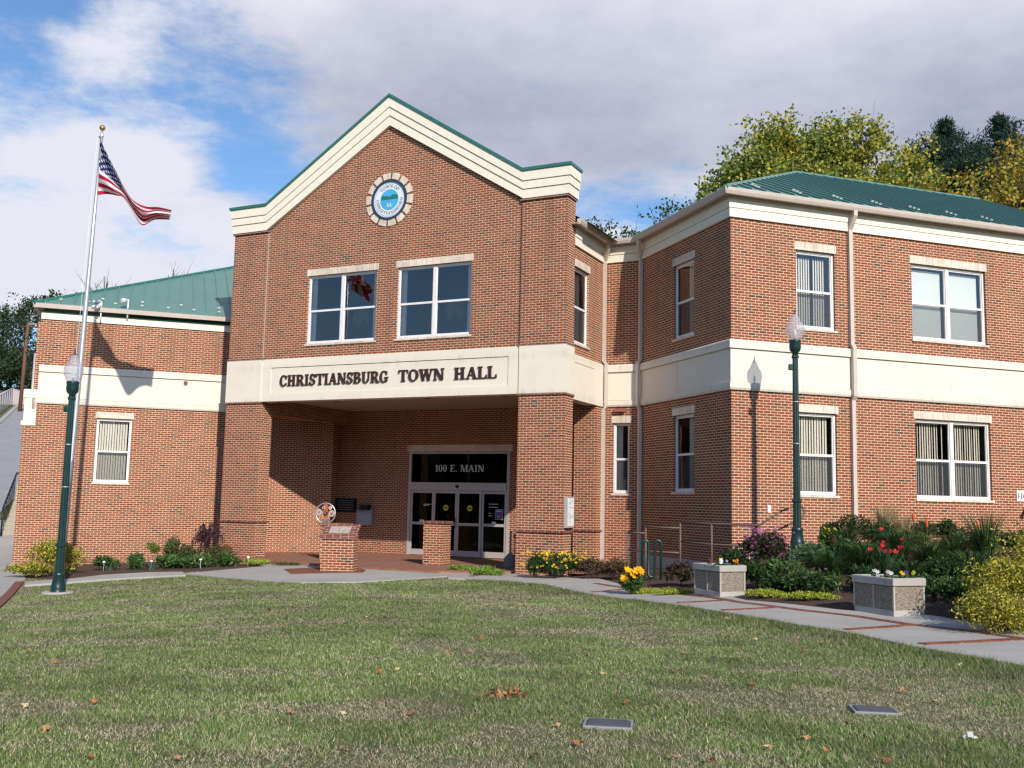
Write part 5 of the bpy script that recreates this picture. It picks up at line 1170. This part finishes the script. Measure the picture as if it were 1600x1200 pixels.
# --- left bed
shrub('yellow_shrub', 88, 28.3, 2.0, 1.0, 6500, .06, YEL, 'low spreading yellow leaved shrub behind the left lamp post', 1, lumps=16, depth=1.2)
shrub('yellow_shrub', 60, 27.6, 1.9, .40, 2400, .07, YEL, 'flat yellow ground spread at the foot of the left yellow shrub', 2, lumps=10, depth=.9)
shrub('leafy_plant', 165, 29.6, .85, .42, 900, .10, GRN, 'small dark green leafy plant alone against the left wing wall', 3, 'plant', 7)
clump('iris_clump', 172, 29.2, 26, .28, .35, .03, BLU, 'grey green iris blades in front of the small leafy plant', 4, 'plant')
for px, Y, w_, h_, sd, lab in [(215, 29.3, .5, .42, 5, 'leftmost dark green plant in the bed left of the porch'), (260, 29.0, .9, .36, 6, 'low broad leaved green plant below the round yellow green shrub'), (285, 28.9, .8, .35, 7, 'low broad leaved plant in the middle of the left bed'), (318, 28.9, .8, .38, 8, 'low hosta like plant in front of the burgundy weeping shrub'), (352, 29.0, .75, .34, 9, 'low green plant at the right end of the left bed')]:
    shrub('leafy_plant', px, Y, w_, h_, 800, .12, GRN, lab, sd, 'plant', 7, depth=.6)
clump('iris_clump', 236, 28.7, 34, .36, .42, .03, BLU, 'grey green iris blades beneath the round yellow green shrub', 10, 'plant')
shrub('round_shrub', 238, 30.4, .52, .48, 900, .055, [(.16, .22, .04), (.22, .27, .05), (.10, .15, .03)], 'small round yellow green shrub against the left wing brick', 11, lumps=9, zoff=.28)
shrub('brown_shrub', 267, 30.0, .85, .85, 1500, .07, OLV + GRN, 'upright olive shrub left of the burgundy shrub', 12, lumps=9)
shrub('brown_shrub', 297, 29.9, .8, .7, 1500, .06, GRN + BRN, 'green and brown shrub directly left of the weeping burgundy shrub', 13, lumps=9)
shrub('brown_shrub', 345, 29.9, 1.2, .66, 2400, .045, BRN + OLV, 'fine twiggy brown shrub before the left porch pier', 14, lumps=10, shell=.2)
c = loc_at(322, 30.1); rng = rs(15); e = empty('weeping_maple', c, 'weeping burgundy shrub drooping against the brick near the left pier', 'shrub'); b = MB(); P = []
for k in range(16):
    a = rng.uniform(0, 6.28); rr_ = rng.uniform(.15, .6); zt = rng.uniform(.85, 1.25); pts = [(c[0], c[1], c[2]), (c[0] + .1 * math.cos(a), c[1] + .1 * math.sin(a), c[2] + zt * .8), (c[0] + rr_ * .6 * math.cos(a), c[1] + rr_ * .5 * math.sin(a), c[2] + zt), (c[0] + rr_ * math.cos(a), c[1] + rr_ * .7 * math.sin(a), c[2] + zt - rng.uniform(.2, .7))]
    b.tube(pts, [.02, .014, .009, .004], 5)
    for t in np.linspace(0, 1, 34): i = 1 + (1 if t > .4 else 0); f = t / .4 if t < .4 else (t - .4) / .6; p = np.array(pts[i]) * (1 - f) + np.array(pts[i + 1]) * f; P += [p + rng.normal(size=3) * .035 for _ in range(2)]
b.build('stems', m_bark, e); quadmesh('foliage', leaves(np.array(P), .08, rng, .4, (0, 0, -.8)), colrs(len(P), PUR, rng), m_leaf, e)
shrub('ground_cover', 400, 29.2, 1.25, .20, 1500, .05, CHT, 'light green low groundcover at the foot of the left porch pier', 16, 'groundcover', 8, depth=.8)
shrub('ground_cover', 448, 28.8, 1.2, .12, 500, .05, OLV, 'thin creeping plants along the edge of the porch paving', 17, 'groundcover', 8, depth=.4)
for k, (px, Y, lab) in enumerate([(163, 29.3, 'small white plant tag by the lone leafy plant'), (237, 28.8, 'small white plant tag under the round shrub'), (314, 28.6, 'small white plant tag in front of the weeping shrub'), (388, 29.0, 'small white plant tag beside the left porch pier')]):
    c = loc_at(px, Y); b = MB(); b.fb(W0, c[0] - .035, c[0] + .035, -c[1] - .004, -c[1] + .004, c[2] + .24, c[2] + .28); b.fb(W0, c[0] - .004, c[0] + .004, -c[1] - .003, -c[1] + .003, c[2] - .02, c[2] + .24); thing(b, 'plant_tag', m_white, lab, 'plant tag', 'white plant tags in the left bed', origin=c)
# --- beds right of the porch
shrub('ground_cover', 735, 27.6, 1.3, .24, 2600, .06, [(.20, .32, .05), (.28, .40, .08), (.14, .22, .04)], 'bright green leafy groundcover left of the right porch pier', 20, 'groundcover', 10, depth=.7)
shrub('ground_cover', 768, 26.6, 1.1, .20, 2000, .06, [(.20, .32, .05), (.28, .40, .08), (.14, .22, .04)], 'bright green groundcover nearest the ash receptacle', 21, 'groundcover', 10, depth=.6)
yf = (55, .036, [(.80, .52, .01), (.85, .62, .03), (.7, .42, .01)], .45, 1.06)
for px, Y, sd, lab in [(838, 25.9, 22, 'dark green bush full of yellow daisies, left half below the notice case'), (867, 25.7, 23, 'dark green bush full of yellow daisies, middle one below the notice case'), (893, 25.9, 24, 'dark green bush of yellow daisies nearest the dark porch opening')]:
    shrub('yellow_daisy_bush', px, Y, .85, .66, 2200, .075, DKG + [(.06, .10, .03)], lab, sd, 'flower bush', 9, flowers=yf, aspect=.3)
for px, Y, sd, lab in [(925, 25.4, 25, 'reddish brown low shrub right of the yellow daisy bushes'), (957, 25.2, 26, 'sparse brown shrub at the base of the first downspout')]:
    shrub('brown_shrub', px, Y, .80, .60, 1500, .07, BRN + OLV[:1] + PUR[:1], lab, sd, lumps=9, shell=.15)
shrub('orange_flower_plant', 987, 21.4, .50, .52, 500, .10, GRN, 'small green plant with large golden orange flowers by the bike rack', 27, 'flower', 6, flowers=(16, .095, [(.90, .42, .005), (.92, .52, .01)], .62, 1.12))
for px, Y, w_, sd, lab in [(1010, 21.5, .95, 28, 'chartreuse sedum mat left of the near planter, under the golden flowers'), (1058, 20.8, 1.0, 29, 'chartreuse sedum mat touching the left side of the orange pansy planter'), (1195, 18.9, .95, 30, 'chartreuse sedum mat right of the orange pansy planter'), (1265, 18.2, 1.1, 31, 'chartreuse sedum mat left of the white and purple pansy planter')]:
    shrub('sedum_mat', px, Y, w_, .16, 2600, .035, CHT + [(.45, .44, .05)], lab, sd, 'groundcover', 14, depth=.5, group='chartreuse sedum mats along the walk')
shrub('brown_shrub', 1062, 22.6, .70, .58, 1300, .075, [(.05, .03, .025), (.08, .045, .035), (.05, .06, .025)], 'dark brown leafy shrub between bike rack and planter', 32, lumps=8)
shrub('brown_shrub', 1100, 22.0, .7, .42, 900, .07, DKG + BRN, 'low dark shrub just behind the orange pansy planter', 33, lumps=8)
shrub('purple_flower_shrub', 1200, 21.6, 1.15, .95, 3000, .075, PUR + DKG + BRN[:1], 'tall purple flowering shrub left of the right lamp post', 34, lumps=12, flowers=(96, .036, [(.36, .07, .24), (.50, .14, .34), (.26, .05, .18)], .3, 1.05))
for px, Y, w_, h_, pal, sd, lab in [(1185, 20.2, .75, .55, DKG, 35, 'dark green bush right behind the orange pansy planter'), (1225, 20.0, .85, .62, GRN, 36, 'green bush beneath the purple flowering shrub'), (1268, 20.8, .95, .66, GRN + BLU, 37, 'grey green bush at the foot of the right lamp post'), (1215, 19.2, .6, .36, DKG, 38, 'low dark bush behind the sedum mat')]:
    shrub('green_bush', px, Y, w_, h_, 1500, .085, pal, lab, sd, 'bush', 9, aspect=.35)
for px, Y, w_, h_, sd, lab in [(1250, 18.9, .75, .45, 39, 'green coneflower clump behind the right sedum mat'), (1290, 18.5, .75, .48, 40, 'green coneflower clump left of the white pansy planter')]:
    shrub('coneflower_clump', px, Y, w_, h_, 1300, .09, GRN + DKG, lab, sd, 'flower', 8, flowers=(3, .04, [(.30, .06, .16)], .7, 1.1), aspect=.3)
shrub('yellow_flower_bush', 1291, 21.6, .45, .62, 900, .055, GRN + CHT[:2], 'upright bush flecked with small yellow flowers right of the lamp post', 41, 'flower bush', 8, flowers=(40, .028, [(.7, .55, .02)], .3, 1.05))
for px, Y, w_, h_, pal, sd, lab in [(1300, 23.6, .6, .55, DKG, 42, 'small dark bush beside the brick right of the lamp post'), (1335, 23.3, .95, .72, DKG, 43, 'dark rounded bush under the long downspout'), (1448, 23.0, .85, .62, OLV + DKG, 44, 'olive bush under the double window'), (1480, 23.0, .8, .68, DKG, 45, 'dark round bush under the right end of the double window')]:
    shrub('round_bush', px, Y, w_, h_, 1700, .055, pal, lab, sd, 'bush', 11, group='clipped bushes by the wall')
STR = [(.36, .29, .16), (.46, .38, .22), (.22, .22, .09)]
clump('tan_grass', 1383, 22.8, 420, .95, .36, .012, STR, 'tan feathery ornamental grass below the double window', 46, arch=.15)
clump('tan_grass', 1412, 23.0, 260, .8, .36, .012, STR + OLV, 'greener feathery grass right of the tan grass', 47, arch=.2)
GG = GRN + DKG + [(.10, .13, .05)]
for i, (px, Y, h_, sp2, lab) in enumerate([(1325, 21.2, .85, .75, 'arching dark green grass clump beside the yellow flecked bush'), (1350, 20.0, .80, .80, 'arching green grass clump behind the white pansy planter'), (1300, 19.8, .70, .70, 'arching grass clump left of the white pansy planter'), (1405, 20.6, .85, .80, 'arching grass clump behind the red flowers'), (1452, 19.6, .80, .85, 'arching grass clump in the middle of the right bed'), (1490, 20.2, .80, .85, 'arching grass clump before the concrete ledge'), (1422, 18.6, .65, .70, 'low arching grass clump right behind the white pansy planter'), (1540, 20.0, 1.25, .6, 'tall upright grass clump behind the large yellow shrub'), (1515, 18.6, .8, .75, 'arching grass clump touching the large yellow shrub')]):
    clump('green_grass_clump', px, Y, 420, h_, sp2, .018, GG, lab, 50 + i, arch=.85 if i != 7 else .3, group='arching grasses in the right bed')
clump('canna_clump', 1388, 19.3, 26, .72, .40, .10, [(.03, .075, .03), (.045, .10, .035)], 'broad leaved clump with red flowers behind the pansy planter', 60, 'flower', arch=.25, flowers=(11, .055, [(.42, .012, .02), (.55, .03, .03)], .8, 1.4))
for i, (px, py, lab) in enumerate([(1448, 817, 'orange red poker flower in front of the olive bush'), (1528, 821, 'left of two orange poker flowers against bare brick'), (1547, 821, 'right of two orange poker flowers against bare brick'), (1427, 806, 'orange flower head above the feathery grasses')]):
    Y = 21.4; p = aty(px, py, Y); g = h1(p[0], Y); e = empty('poker_flower', (p[0], Y, g), lab, 'flower', 'orange poker flowers'); b = MB(); b.tube([(p[0] + .02, Y, g), (p[0], Y, p[2] - .1)], .008, 5); b.build('stalk', m_bark, e)
    b = MB(); b.lathe((p[0], Y, p[2] - .14), [(.01, .04), (.028, .07), (.03, .13), (.02, .19), (.006, .23)], 9); b.build('flower_head', simple('poker_orange', (.62, .10, .02), .7, var=.35, scale=40), e)
shrub('yellow_shrub', 1565, 14.1, 1.45, .80, 10000, .042, YEL, 'large arching yellow leaved shrub spilling onto the walk at the right edge', 62, lumps=26, depth=1.2, shell=.15, zoff=-.16)
shrub('yellow_shrub', 1612, 15.4, 1.55, 1.4, 9500, .045, YEL, 'taller yellow leaved shrub cut by the right edge', 63, lumps=18, depth=1.4, shell=.15)
for i_, (px_, Y_, w__, h__, n__) in enumerate([(1500, 16.2, .8, .62, 1600), (1345, 18.6, .7, .5, 1300), (1240, 19.8, .8, .5, 1400), (1320, 20.6, .8, .6, 1300), (1375, 21.8, 1.0, .6, 1500), (1420, 21.6, .9, .55, 1400), (1530, 21.4, 1.1, .6, 1600), (1590, 21.8, 1.2, .6, 1600), (1160, 21.6, .6, .5, 900), (1480, 19.0, .9, .55, 1500), (1150, 23.0, .8, .55, 1100)]):
    shrub('green_bush', px_, Y_, w__, h__, n__, .085, [GRN + DKG, DKG, GRN + OLV][i_ % 3], ['low green bush tucked behind the right planter, nearest the yellow shrub', 'low leafy bush behind the left end of the right planter', 'low leafy bush between the purple shrub and the right planter', 'leafy bush under the yellow flecked bush', 'mid height bush in front of the tan grass', 'mid height bush below the double window', 'bush behind the tall upright grass', 'bush behind the taller yellow shrub', 'small bush left of the purple flowering shrub', 'bush at the left of the concrete ledge', 'bush at the foot of the handrail'][i_], 200 + i_, 'bush', 8, aspect=.33)
shrub('yellow_shrub', 1570, 14.9, 1.35, 1.12, 9000, .044, YEL, 'yellow leaved shrub between the low front one and the taller one at the right edge', 66, lumps=22, depth=1.2, shell=.15, zoff=-.05)
shrub('green_bush', 1460, 17.4, .75, .5, 1300, .07, GRN + DKG, 'green bush between the white pansy planter and the yellow shrub', 64, 'bush', 8)
shrub('green_bush', 1480, 18.4, .9, .6, 1500, .07, DKG, 'dark bush behind the green one left of the yellow shrub', 65, 'bush', 8)
def pansies(F, z, lx, ly, specs, labl):
    for (s_, d_, col, lab) in specs:
        p = F.w(s_, d_, z); rng = rs(int(s_ * 1000)); e = empty('pansy', p, lab, 'flower', labl); q = np.array(p) + rng.normal(size=(60, 3)) * [.045, .045, .02] + [0, 0, .05]
        quadmesh('foliage', leaves(q, .05, rng), colrs(60, GRN, rng), m_leaf, e); flower_heads(e, (p[0], p[1], p[2]), .10, .05, .15, (3, .036, [col], .75, 1.1), rng)
pansies(FA, zA, .6, .88, [(.10, -.15, (.8, .8, .8), 'white pansy at the left corner of the near walk planter'), (.30, -.18, (.40, .30, .62), 'pale violet pansy in the middle of its planter'), (.45, -.14, (.85, .28, .01), 'orange pansy at the right side of its planter'), (.12, -.5, (.25, .05, .08), 'dark red pansy at the back left of its planter'), (.4, -.55, (.8, .5, .02), 'yellow pansy at the back of the first planter')], 'pansies in the left planter')
pansies(FB, zB, .64, .92, [(.12, -.55, (.82, .82, .82), 'white pansy at the left rear of the right planter'), (.12, -.25, (.82, .82, .80), 'white pansy at the left front of the right planter'), (.22, -.4, (.28, .06, .14), 'maroon pansy beside the white ones'), (.36, -.18, (.85, .50, .02), 'golden pansy in the middle of the right planter'), (.44, -.22, (.10, .04, .30), 'deep purple pansy in the right planter'), (.54, -.2, (.45, .45, .05), 'yellow green pansy at the right end of the right planter')], 'pansies in the right planter')

# ---------------------------------------------------------------- trees
def tree(name, x, y, zb_, H, crown, r, n, size, pal, label, seed, cl=34, cat='tree', group=None, lo=.35, cr=.9, wts=None, aspect=.7, bare=False):
    """trunk and limbs reach real clumps of foliage"""
    rng = rs(seed); e = empty(name, (x, y, zb_), label, cat, group); b = MB(); zt = zb_ + H
    b.tube([(x, y, zb_ - .5), (x + .1, y, zb_ + H * .35), (x + rng.normal() * .3, y, zb_ + H * .7), (x, y, zt - .5)], [r * .07 + .12, r * .055 + .08, .09, .02], 8)
    P = []; K = []
    for i in range(cl):
        t = (i + .5) / cl; zc = zb_ + H * (lo + (1 - lo) * (t ** .85)); f = math.sin(math.pi * min(1, max(.06, (zt - zc + .5) / (H * (1 - lo)) * .62 + .05))) if crown == 'round' else (zt - zc) / (H * (1 - lo))
        a = i * 2.4 + rng.uniform(-.5, .5); q = r * f * rng.uniform(.35, 1.0); c = np.array([x + q * math.cos(a), y + q * math.sin(a), min(zc, zt - cr * .95)])
        z0 = zb_ + (zc - zb_) * rng.uniform(.55, .8); m = (np.array([x, y, z0]) + c) / 2 + [0, 0, .3]
        b.tube([(x, y, z0), tuple(m), tuple(c)], [.07, .04, .012], 5)
        for k in range(3): d = rng.normal(size=3) * cr * .6; b.tube([tuple(m if k == 0 else c * .6 + m * .4), tuple(c + d)], [.02, .005], 4)
        if not bare:
            kk = n // cl; sub = 5
            for j in range(sub):
                o = c + rng.normal(size=3) * cr * [.75, .75, .55]; P.append(o + rng.normal(size=(kk // sub, 3)) * cr * .30)
    b.build('trunk', m_bark, e)
    if not bare: P = np.concatenate(P); quadmesh('crown', leaves(P, size, rng, aspect), colrs(len(P), pal, rng, var=.25, wts=wts), m_leaf, e)
    return e
def xw(px, Y): r = raypx(px, 400); return r[0] / r[1] * Y
def ztop(px, py, Y): return aty(px, py, Y)[2]
YG = [(.30, .30, .035), (.42, .38, .05), (.19, .23, .035), (.10, .15, .03), (.50, .40, .06)]; YG2 = [(.20, .24, .04), (.12, .17, .03), (.32, .31, .05), (.08, .12, .025)]; ORG = [(.36, .26, .04), (.44, .28, .05), (.22, .20, .04), (.14, .14, .03)]
def hb(px, py, Y, r, pal, lab, sd, n=13000, cl=40, cr=.9, size=.19, lo=.45, nm='autumn_tree', **k):
    x = xw(px, Y); zb_ = h1(x, Y); H = ztop(px, py, Y) - zb_; return tree(nm, x, Y, zb_, H, 'round', r, n, size, pal, lab, sd, cl=cl, group='trees behind the right wing', cr=cr, lo=lo, **k)
hb(1168, 240, 46, 2.0, YG2, 'green tree at the left end of the row behind the right wing', 101)
hb(1205, 196, 48, 2.5, YG, 'yellow green tree above the hip of the right roof', 102, n=11000)
hb(1255, 200, 50, 3.0, YG2, 'green tree second in the row above the right roof', 103, n=10000)
hb(1300, 195, 52, 3.0, YG2 + YG[:2], 'mixed green tree in the middle of the row above the right roof', 104, n=10000)
hb(1350, 186, 50, 3.0, YG, 'tallest yellow tree above the right roof', 105, n=11000)
hb(1415, 230, 49, 1.7, YG, 'thin yellow tree with gaps left of the first pine', 106, n=5200)
hb(1385, 268, 46, 2.6, YG + YG2, 'lower yellow tree between the tallest one and the roof', 107)
hb(1445, 296, 44, 2.4, ORG + YG, 'low yellow tree just above the roof before the first pine', 108)
hb(1500, 318, 43, 2.6, ORG, 'low orange tinged tree below the gap between the pines', 109)
hb(1585, 258, 44, 3.4, ORG + YG[:2], 'orange yellow tree in front of the second pine', 110, n=11000)
hb(1640, 225, 47, 3.2, ORG, 'orange yellow tree at the right edge', 111)
hb(1250, 262, 44, 2.8, YG + YG2, 'low yellow green tree just over the roof ridge corner', 112)
hb(1118, 290, 44, 1.3, YG2, 'small green tree peeking over the eave left of the others', 113, n=2600, cl=26, cr=.6)
hb(1045, 312, 52, 1.2, DKG + YG2[:1], 'dark sparse treetop over the shaded eave', 114, n=700, cl=16, cr=.5, lo=.6)
hb(990, 352, 55, 2.2, DKG, 'dark sparse treetop above the inner corner of the eaves', 115, n=1300, cl=26, cr=.5, lo=.6)
hb(935, 338, 55, 1.0, DKG, 'wispy dark twig top beside the gable', 116, n=420, cl=12, cr=.45, lo=.7)
def pine(px, py, Y, r, lab, sd, n_w=36):
    x = xw(px, Y); zb_ = h1(x, Y); zt = ztop(px, py, Y); H = zt - zb_; rng = rs(sd); e = empty('pine_tree', (x, Y, zb_), lab, 'pine tree', 'pines behind the right wing'); b = MB(); b.tube([(x, Y, zb_ - .5), (x, Y, zb_ + H * .6), (x, Y, zt - .2)], [.32, .18, .03], 8); P = []
    for i in range(n_w):
        t = i / n_w; z = zt - .5 - (H * .72) * t; R_ = min(r, .08 + 3.3 * r * t)
        for k in range(7 + int(4 * t)):
            a = rng.uniform(0, 6.28); l = R_ * rng.uniform(.4, 1.25); up = rng.uniform(.25, .6) * l; q = [np.array([x, Y, z]) + np.array([math.cos(a) * l * s_, math.sin(a) * l * s_, up * s_ ** 1.7 - .1 * l * s_]) for s_ in (0, .5, 1)]
            b.tube([tuple(v) for v in q], [.04, .025, .01], 4)
            for s_ in np.linspace(.3, 1, max(3, int(l * 3.2))):
                p = q[0] * (1 - s_) + q[2] * s_; P.append(p + rng.normal(size=(26, 3)) * [.19, .19, .15])
        P.append(np.array([x, Y, z + .3]) + rng.normal(size=(12, 3)) * .12)
    P = np.concatenate(P); b.build('trunk', m_bark, e); quadmesh('crown', leaves(P, .32, rng, .20, (0, 0, .5)), colrs(len(P), [(.016, .04, .03), (.025, .055, .035), (.035, .07, .04)], rng, var=.3), m_leaf, e)
pine(1482, 186, 58, 3.9, 'left dark pine rising behind the yellow trees', 120); pine(1568, 178, 60, 4.6, 'right dark pine rising behind the orange yellow tree', 121); pine(1625, 215, 60, 2.5, 'dark pine at the right frame edge', 122)
def hl(px, py, Y, r, pal, lab, sd, n=5000, cl=40, cr=1.2, size=.34, lo=.3, **k):
    x = xw(px, Y); zb_ = h1(x, Y); H = ztop(px, py, Y) - zb_; return tree('hillside_tree', x, Y, zb_, H, 'round', r, n, size, pal, lab, sd, cl=cl, group='dark trees at the top of the road', cr=cr, lo=lo, **k)
DT = [(.022, .045, .022), (.035, .065, .03), (.05, .08, .035)]
hl(50, 465, 160, 4.2, DT, 'tall dark open crowned tree left of the left wing roof', 130, n=3600, cl=30, lo=.35)
hl(14, 482, 166, 5.5, DT, 'dark tree at the left frame edge above the road', 131, n=4600, lo=.3)
hl(-34, 470, 160, 6, DT, 'dark tree cut by the left frame edge', 132)
hl(30, 545, 164, 5, DT, 'lower dark tree behind the utility pole', 133, n=5000, lo=.2)
hl(2, 562, 158, 4.5, DT, 'low dark tree behind the fence end', 134, n=4200, lo=.25)
hl(60, 555, 158, 5.0, DT, 'dark tree against the corner of the left wing', 135, n=5000, lo=.2)
hl(-45, 560, 156, 7, DT, 'dark tree beyond the fence at the frame edge', 136, n=5000, lo=.2)
hl(104, 452, 75, 2.2, DT, 'dark treetop just showing over the left roof hip', 137, n=1200, cl=20, cr=.8)
hl(165, 420, 62, 1.0, DT, 'bare twiggy treetop above the left roof beside the pole', 138, bare=True, cl=12, cr=.9, lo=.75)
hl(272, 408, 62, 1.0, DT, 'bare twiggy treetop above the left roof near the gable', 139, bare=True, cl=12, cr=.9, lo=.75)

# ---------------------------------------------------------------- lawn
def vnoise(x, y, s, seed):
    rng = rs(seed); g = rng.uniform(0, 1, (64, 64)); X = x / s + 1000; Y = y / s + 1000; i = np.floor(X).astype(int); j = np.floor(Y).astype(int); fx = X - i; fy = Y - j; fx = fx * fx * (3 - 2 * fx); fy = fy * fy * (3 - 2 * fy)
    a = g[i % 64, j % 64]; b = g[(i + 1) % 64, j % 64]; c = g[i % 64, (j + 1) % 64]; d = g[(i + 1) % 64, (j + 1) % 64]; return (a * (1 - fx) + b * fx) * (1 - fy) + (c * (1 - fx) + d * fx) * fy
def lawn(N_, seed):
    rng = rs(seed); u = rng.uniform(0, 1, N_); Y = (4.3 ** .72 + u * (27.5 ** .72 - 4.3 ** .72)) ** (1 / .72); X = (rng.uniform(-.5, .5, N_)) * (1.06 * Y + 2.6)
    ex = np.zeros(N_, bool)
    for p in (WALK, plaza, side, kb, bedL, bedM): ex |= inpoly(X, Y, p)
    ex |= (X > 2) & (Y > 26.3); gd = (X - G.o[0]) * G.n[0] + (Y - G.o[1]) * G.n[1]; ex |= gd < 1.5
    for (x, y) in [(950, 1134), (1366, 1112)]: q = pxg(x, y); ex |= (abs(X - q[0]) < .16) & (abs(Y - q[1]) < .125)
    ex |= (X - ll[0]) ** 2 + (Y - ll[1]) ** 2 < .30 ** 2
    # only in front of the walk
    X, Y = X[~ex], Y[~ex]; n = len(X); Z = hgt(X, Y)
    pn = .55 * vnoise(X, Y, .9, 1) + .3 * vnoise(X, Y, .28, 2) + .15 * vnoise(X, Y, 3.0, 3); dry = ss(pn, .42, .64)
    tall = vnoise(X, Y, .35, 4) ** 2
    # lusher strip along the walk
    W_ = np.array(walk_lo); dm = np.full(n, 99.0)
    for i in range(len(W_) - 1):
        a, b = W_[i], W_[i + 1]; ab = b - a; t = np.clip(((X - a[0]) * ab[0] + (Y - a[1]) * ab[1]) / (ab @ ab), 0, 1); dm = np.minimum(dm, np.hypot(X - a[0] - t * ab[0], Y - a[1] - t * ab[1]))
    lush = 1 - ss(dm, .15, 1.3); lush *= (X > -1); dry = dry * (1 - .8 * lush)
    h_ = (.018 + .019 * tall + .045 * lush) * rng.uniform(.55, 1.35, n) * (1 - .35 * dry); wd = .0015 * (1 + Y / 6) * rng.uniform(.7, 1.3, n)
    a = rng.uniform(0, 2 * np.pi, n); ln = rng.uniform(.3, 1.9, n) + dry * .9; dx_ = np.cos(a) * h_ * ln; dy_ = np.sin(a) * h_ * ln; sx = -np.sin(a) * wd; sy = np.cos(a) * wd
    P0 = np.stack([X - sx, Y - sy, Z - .004], 1); P1 = np.stack([X + sx, Y + sy, Z - .004], 1); P2 = np.stack([X + dx_, Y + dy_, Z + h_], 1)
    V = np.stack([P0, P1, P2], 1).reshape(-1, 3)
    g = np.array([(.095, .175, .040), (.145, .23, .058), (.20, .27, .085), (.28, .31, .12)]); s = np.array([(.48, .41, .28), (.57, .49, .35), (.38, .31, .20), (.24, .18, .12)])
    isd = rng.uniform(0, 1, n) < (.20 + .46 * dry); C = np.where(isd[:, None], s[rng.randint(0, 4, n)], g[rng.randint(0, 4, n)]) * rng.uniform(.8, 1.3, (n, 1)) * (.88 + .35 * vnoise(X, Y, 1.7, 9))[:, None] * (1 - .38 * lush * rng.uniform(.4, 1, n))[:, None] * (1 - .22 * ss(vnoise(X, Y, .5, 12), .55, .8))[:, None]; C = np.repeat(C, 3, 0)
    return V, C
V_, C_ = lawn(1250000, 7); o = quadmesh('lawn_grass', V_, C_, m_blade, nper=3); o['kind'] = 'stuff'
# fallen leaves
def leafmesh(sd):
    rng = rs(sd); pts = []; n = 15
    for k in range(n):
        a = 2 * math.pi * k / n; r_ = (.042 if k % 3 == 0 else .022) * rng.uniform(.8, 1.2); pts.append((r_ * math.cos(a), r_ * math.sin(a), .010 * math.sin(2 * a + sd) + .012 * rng.uniform(0, 1)))
    me = bpy.data.meshes.new('fallen_leaf'); me.from_pydata([(0, 0, .016)] + pts, [], [(0, k + 1, (k + 1) % n + 1) for k in range(n)]); return me
lcol = [(.34, .14, .055), (.42, .24, .11), (.25, .09, .045), (.52, .38, .23), (.33, .19, .11), (.52, .40, .20)]
lm = [simple('dry_leaf_%s' % w_, c, .8, var=.3, scale=30) for w_, c in zip(('rust', 'amber', 'maroon', 'tan', 'brown', 'yellow'), lcol)]; lme = []
for k in range(6): me = leafmesh(k); me.materials.append(lm[k]); lme.append(me)
rng = rs(77); pos_ = [(918, 1029, 0), (657, 1060, 3), (593, 1055, 0), (980, 1103, 0), (1176, 1073, 2), (870, 1140, 1), (836, 1188, 2), (905, 1169, 0), (1410, 1084, 1), (1325, 1138, 5), (1500, 1043, 5), (40, 1108, 3), (87, 1039, 0), (420, 956, 2), (138, 1190, 2), (280, 1193, 1), (535, 1120, 3), (1260, 1160, 1), (1110, 1195, 2), (940, 1057, 3), (1053, 1190, 4), (1290, 1180, 0), (1385, 1195, 2), (573, 967, 3), (262, 973, 0), (45, 1020, 1), (150, 1102, 0), (1180, 1002, 5), (1245, 1008, 0), (700, 1022, 0), (735, 1022, 4), (503, 913, 2), (702, 922, 2)]
for k in range(18): pos_.append((rng.uniform(10, 1590), rng.uniform(935, 1195), rng.randint(6)))
for x, y, k in pos_:
    if y < 930 + max(0, x - 950) * .17: continue
    q = pxg(x, y); o = bpy.data.objects.new('fallen_leaf', lme[k]); COL.objects.link(o); o.location = (q[0], q[1], h1(*q) + .030); o.rotation_euler = (rng.uniform(-.5, .5), rng.uniform(-.5, .5), rng.uniform(0, 6.28)); s_ = rng.uniform(.8, 1.25); o.scale = (s_, s_, s_)
    tag(o, 'dry brown autumn leaf lying on the lawn', 'leaf', 'fallen leaves scattered on the lawn')
V = []; C = []; q = pxg(785, 1089); z = h1(*q); P = np.array([q[0], q[1], z + .03]) + rng.normal(size=(70, 3)) * [.075, .03, .012]; o = quadmesh('leaf_clump', leaves(P, .06, rng, .6), colrs(70, lcol[:4], rng), m_leaf, origin=(q[0], q[1], z)); tag(o, 'small heap of curled rust brown leaves on the middle of the lawn', 'leaf pile')
q = pxg(1518, 1159); P = np.array([q[0], q[1], h1(*q) + .03]) + rng.normal(size=(7, 3)) * [.012, .008, .008]; o = quadmesh('paper_scrap', leaves(P, .05, rng, .8), np.full((28, 3), .8), m_leaf, origin=(q[0], q[1], h1(*q))); tag(o, 'crumpled scrap of white paper on the lawn at lower right', 'litter')

# ---------------------------------------------------------------- added unseen rise behind the camera, blocks low sky from porch and glass
def sky_blocker():
    V = []; F = []; n = 90; rg = rs(31)
    for i in range(n + 1):
        a = rad(100 + 160 * i / n); hn = 12.5 + 2.5 * math.sin(i * .9) + 1.5 * math.sin(i * 2.3 + 1) + rg.uniform(-.8, .8)
        for r_, z in ((52, -.5), (56, hn * .75), (62, hn), (90, hn + 2), (130, -1)):
            V.append((r_ * math.sin(a), r_ * math.cos(a) + 10, z + (rg.uniform(-.6, .6) if z > 1 else 0)))
    for i in range(n):
        for j in range(4): b = i * 5 + j; F.append((b, b + 5, b + 6, b + 1))
    me = bpy.data.meshes.new('sky_blocker'); me.from_pydata(V, [], F); me.materials.append(soil('blocker_dark_green', (.018, .030, .012), (.07, .085, .03), .9)); o = bpy.data.objects.new('sky_blocker', me); COL.objects.link(o); o['kind'] = 'structure'
sky_blocker()
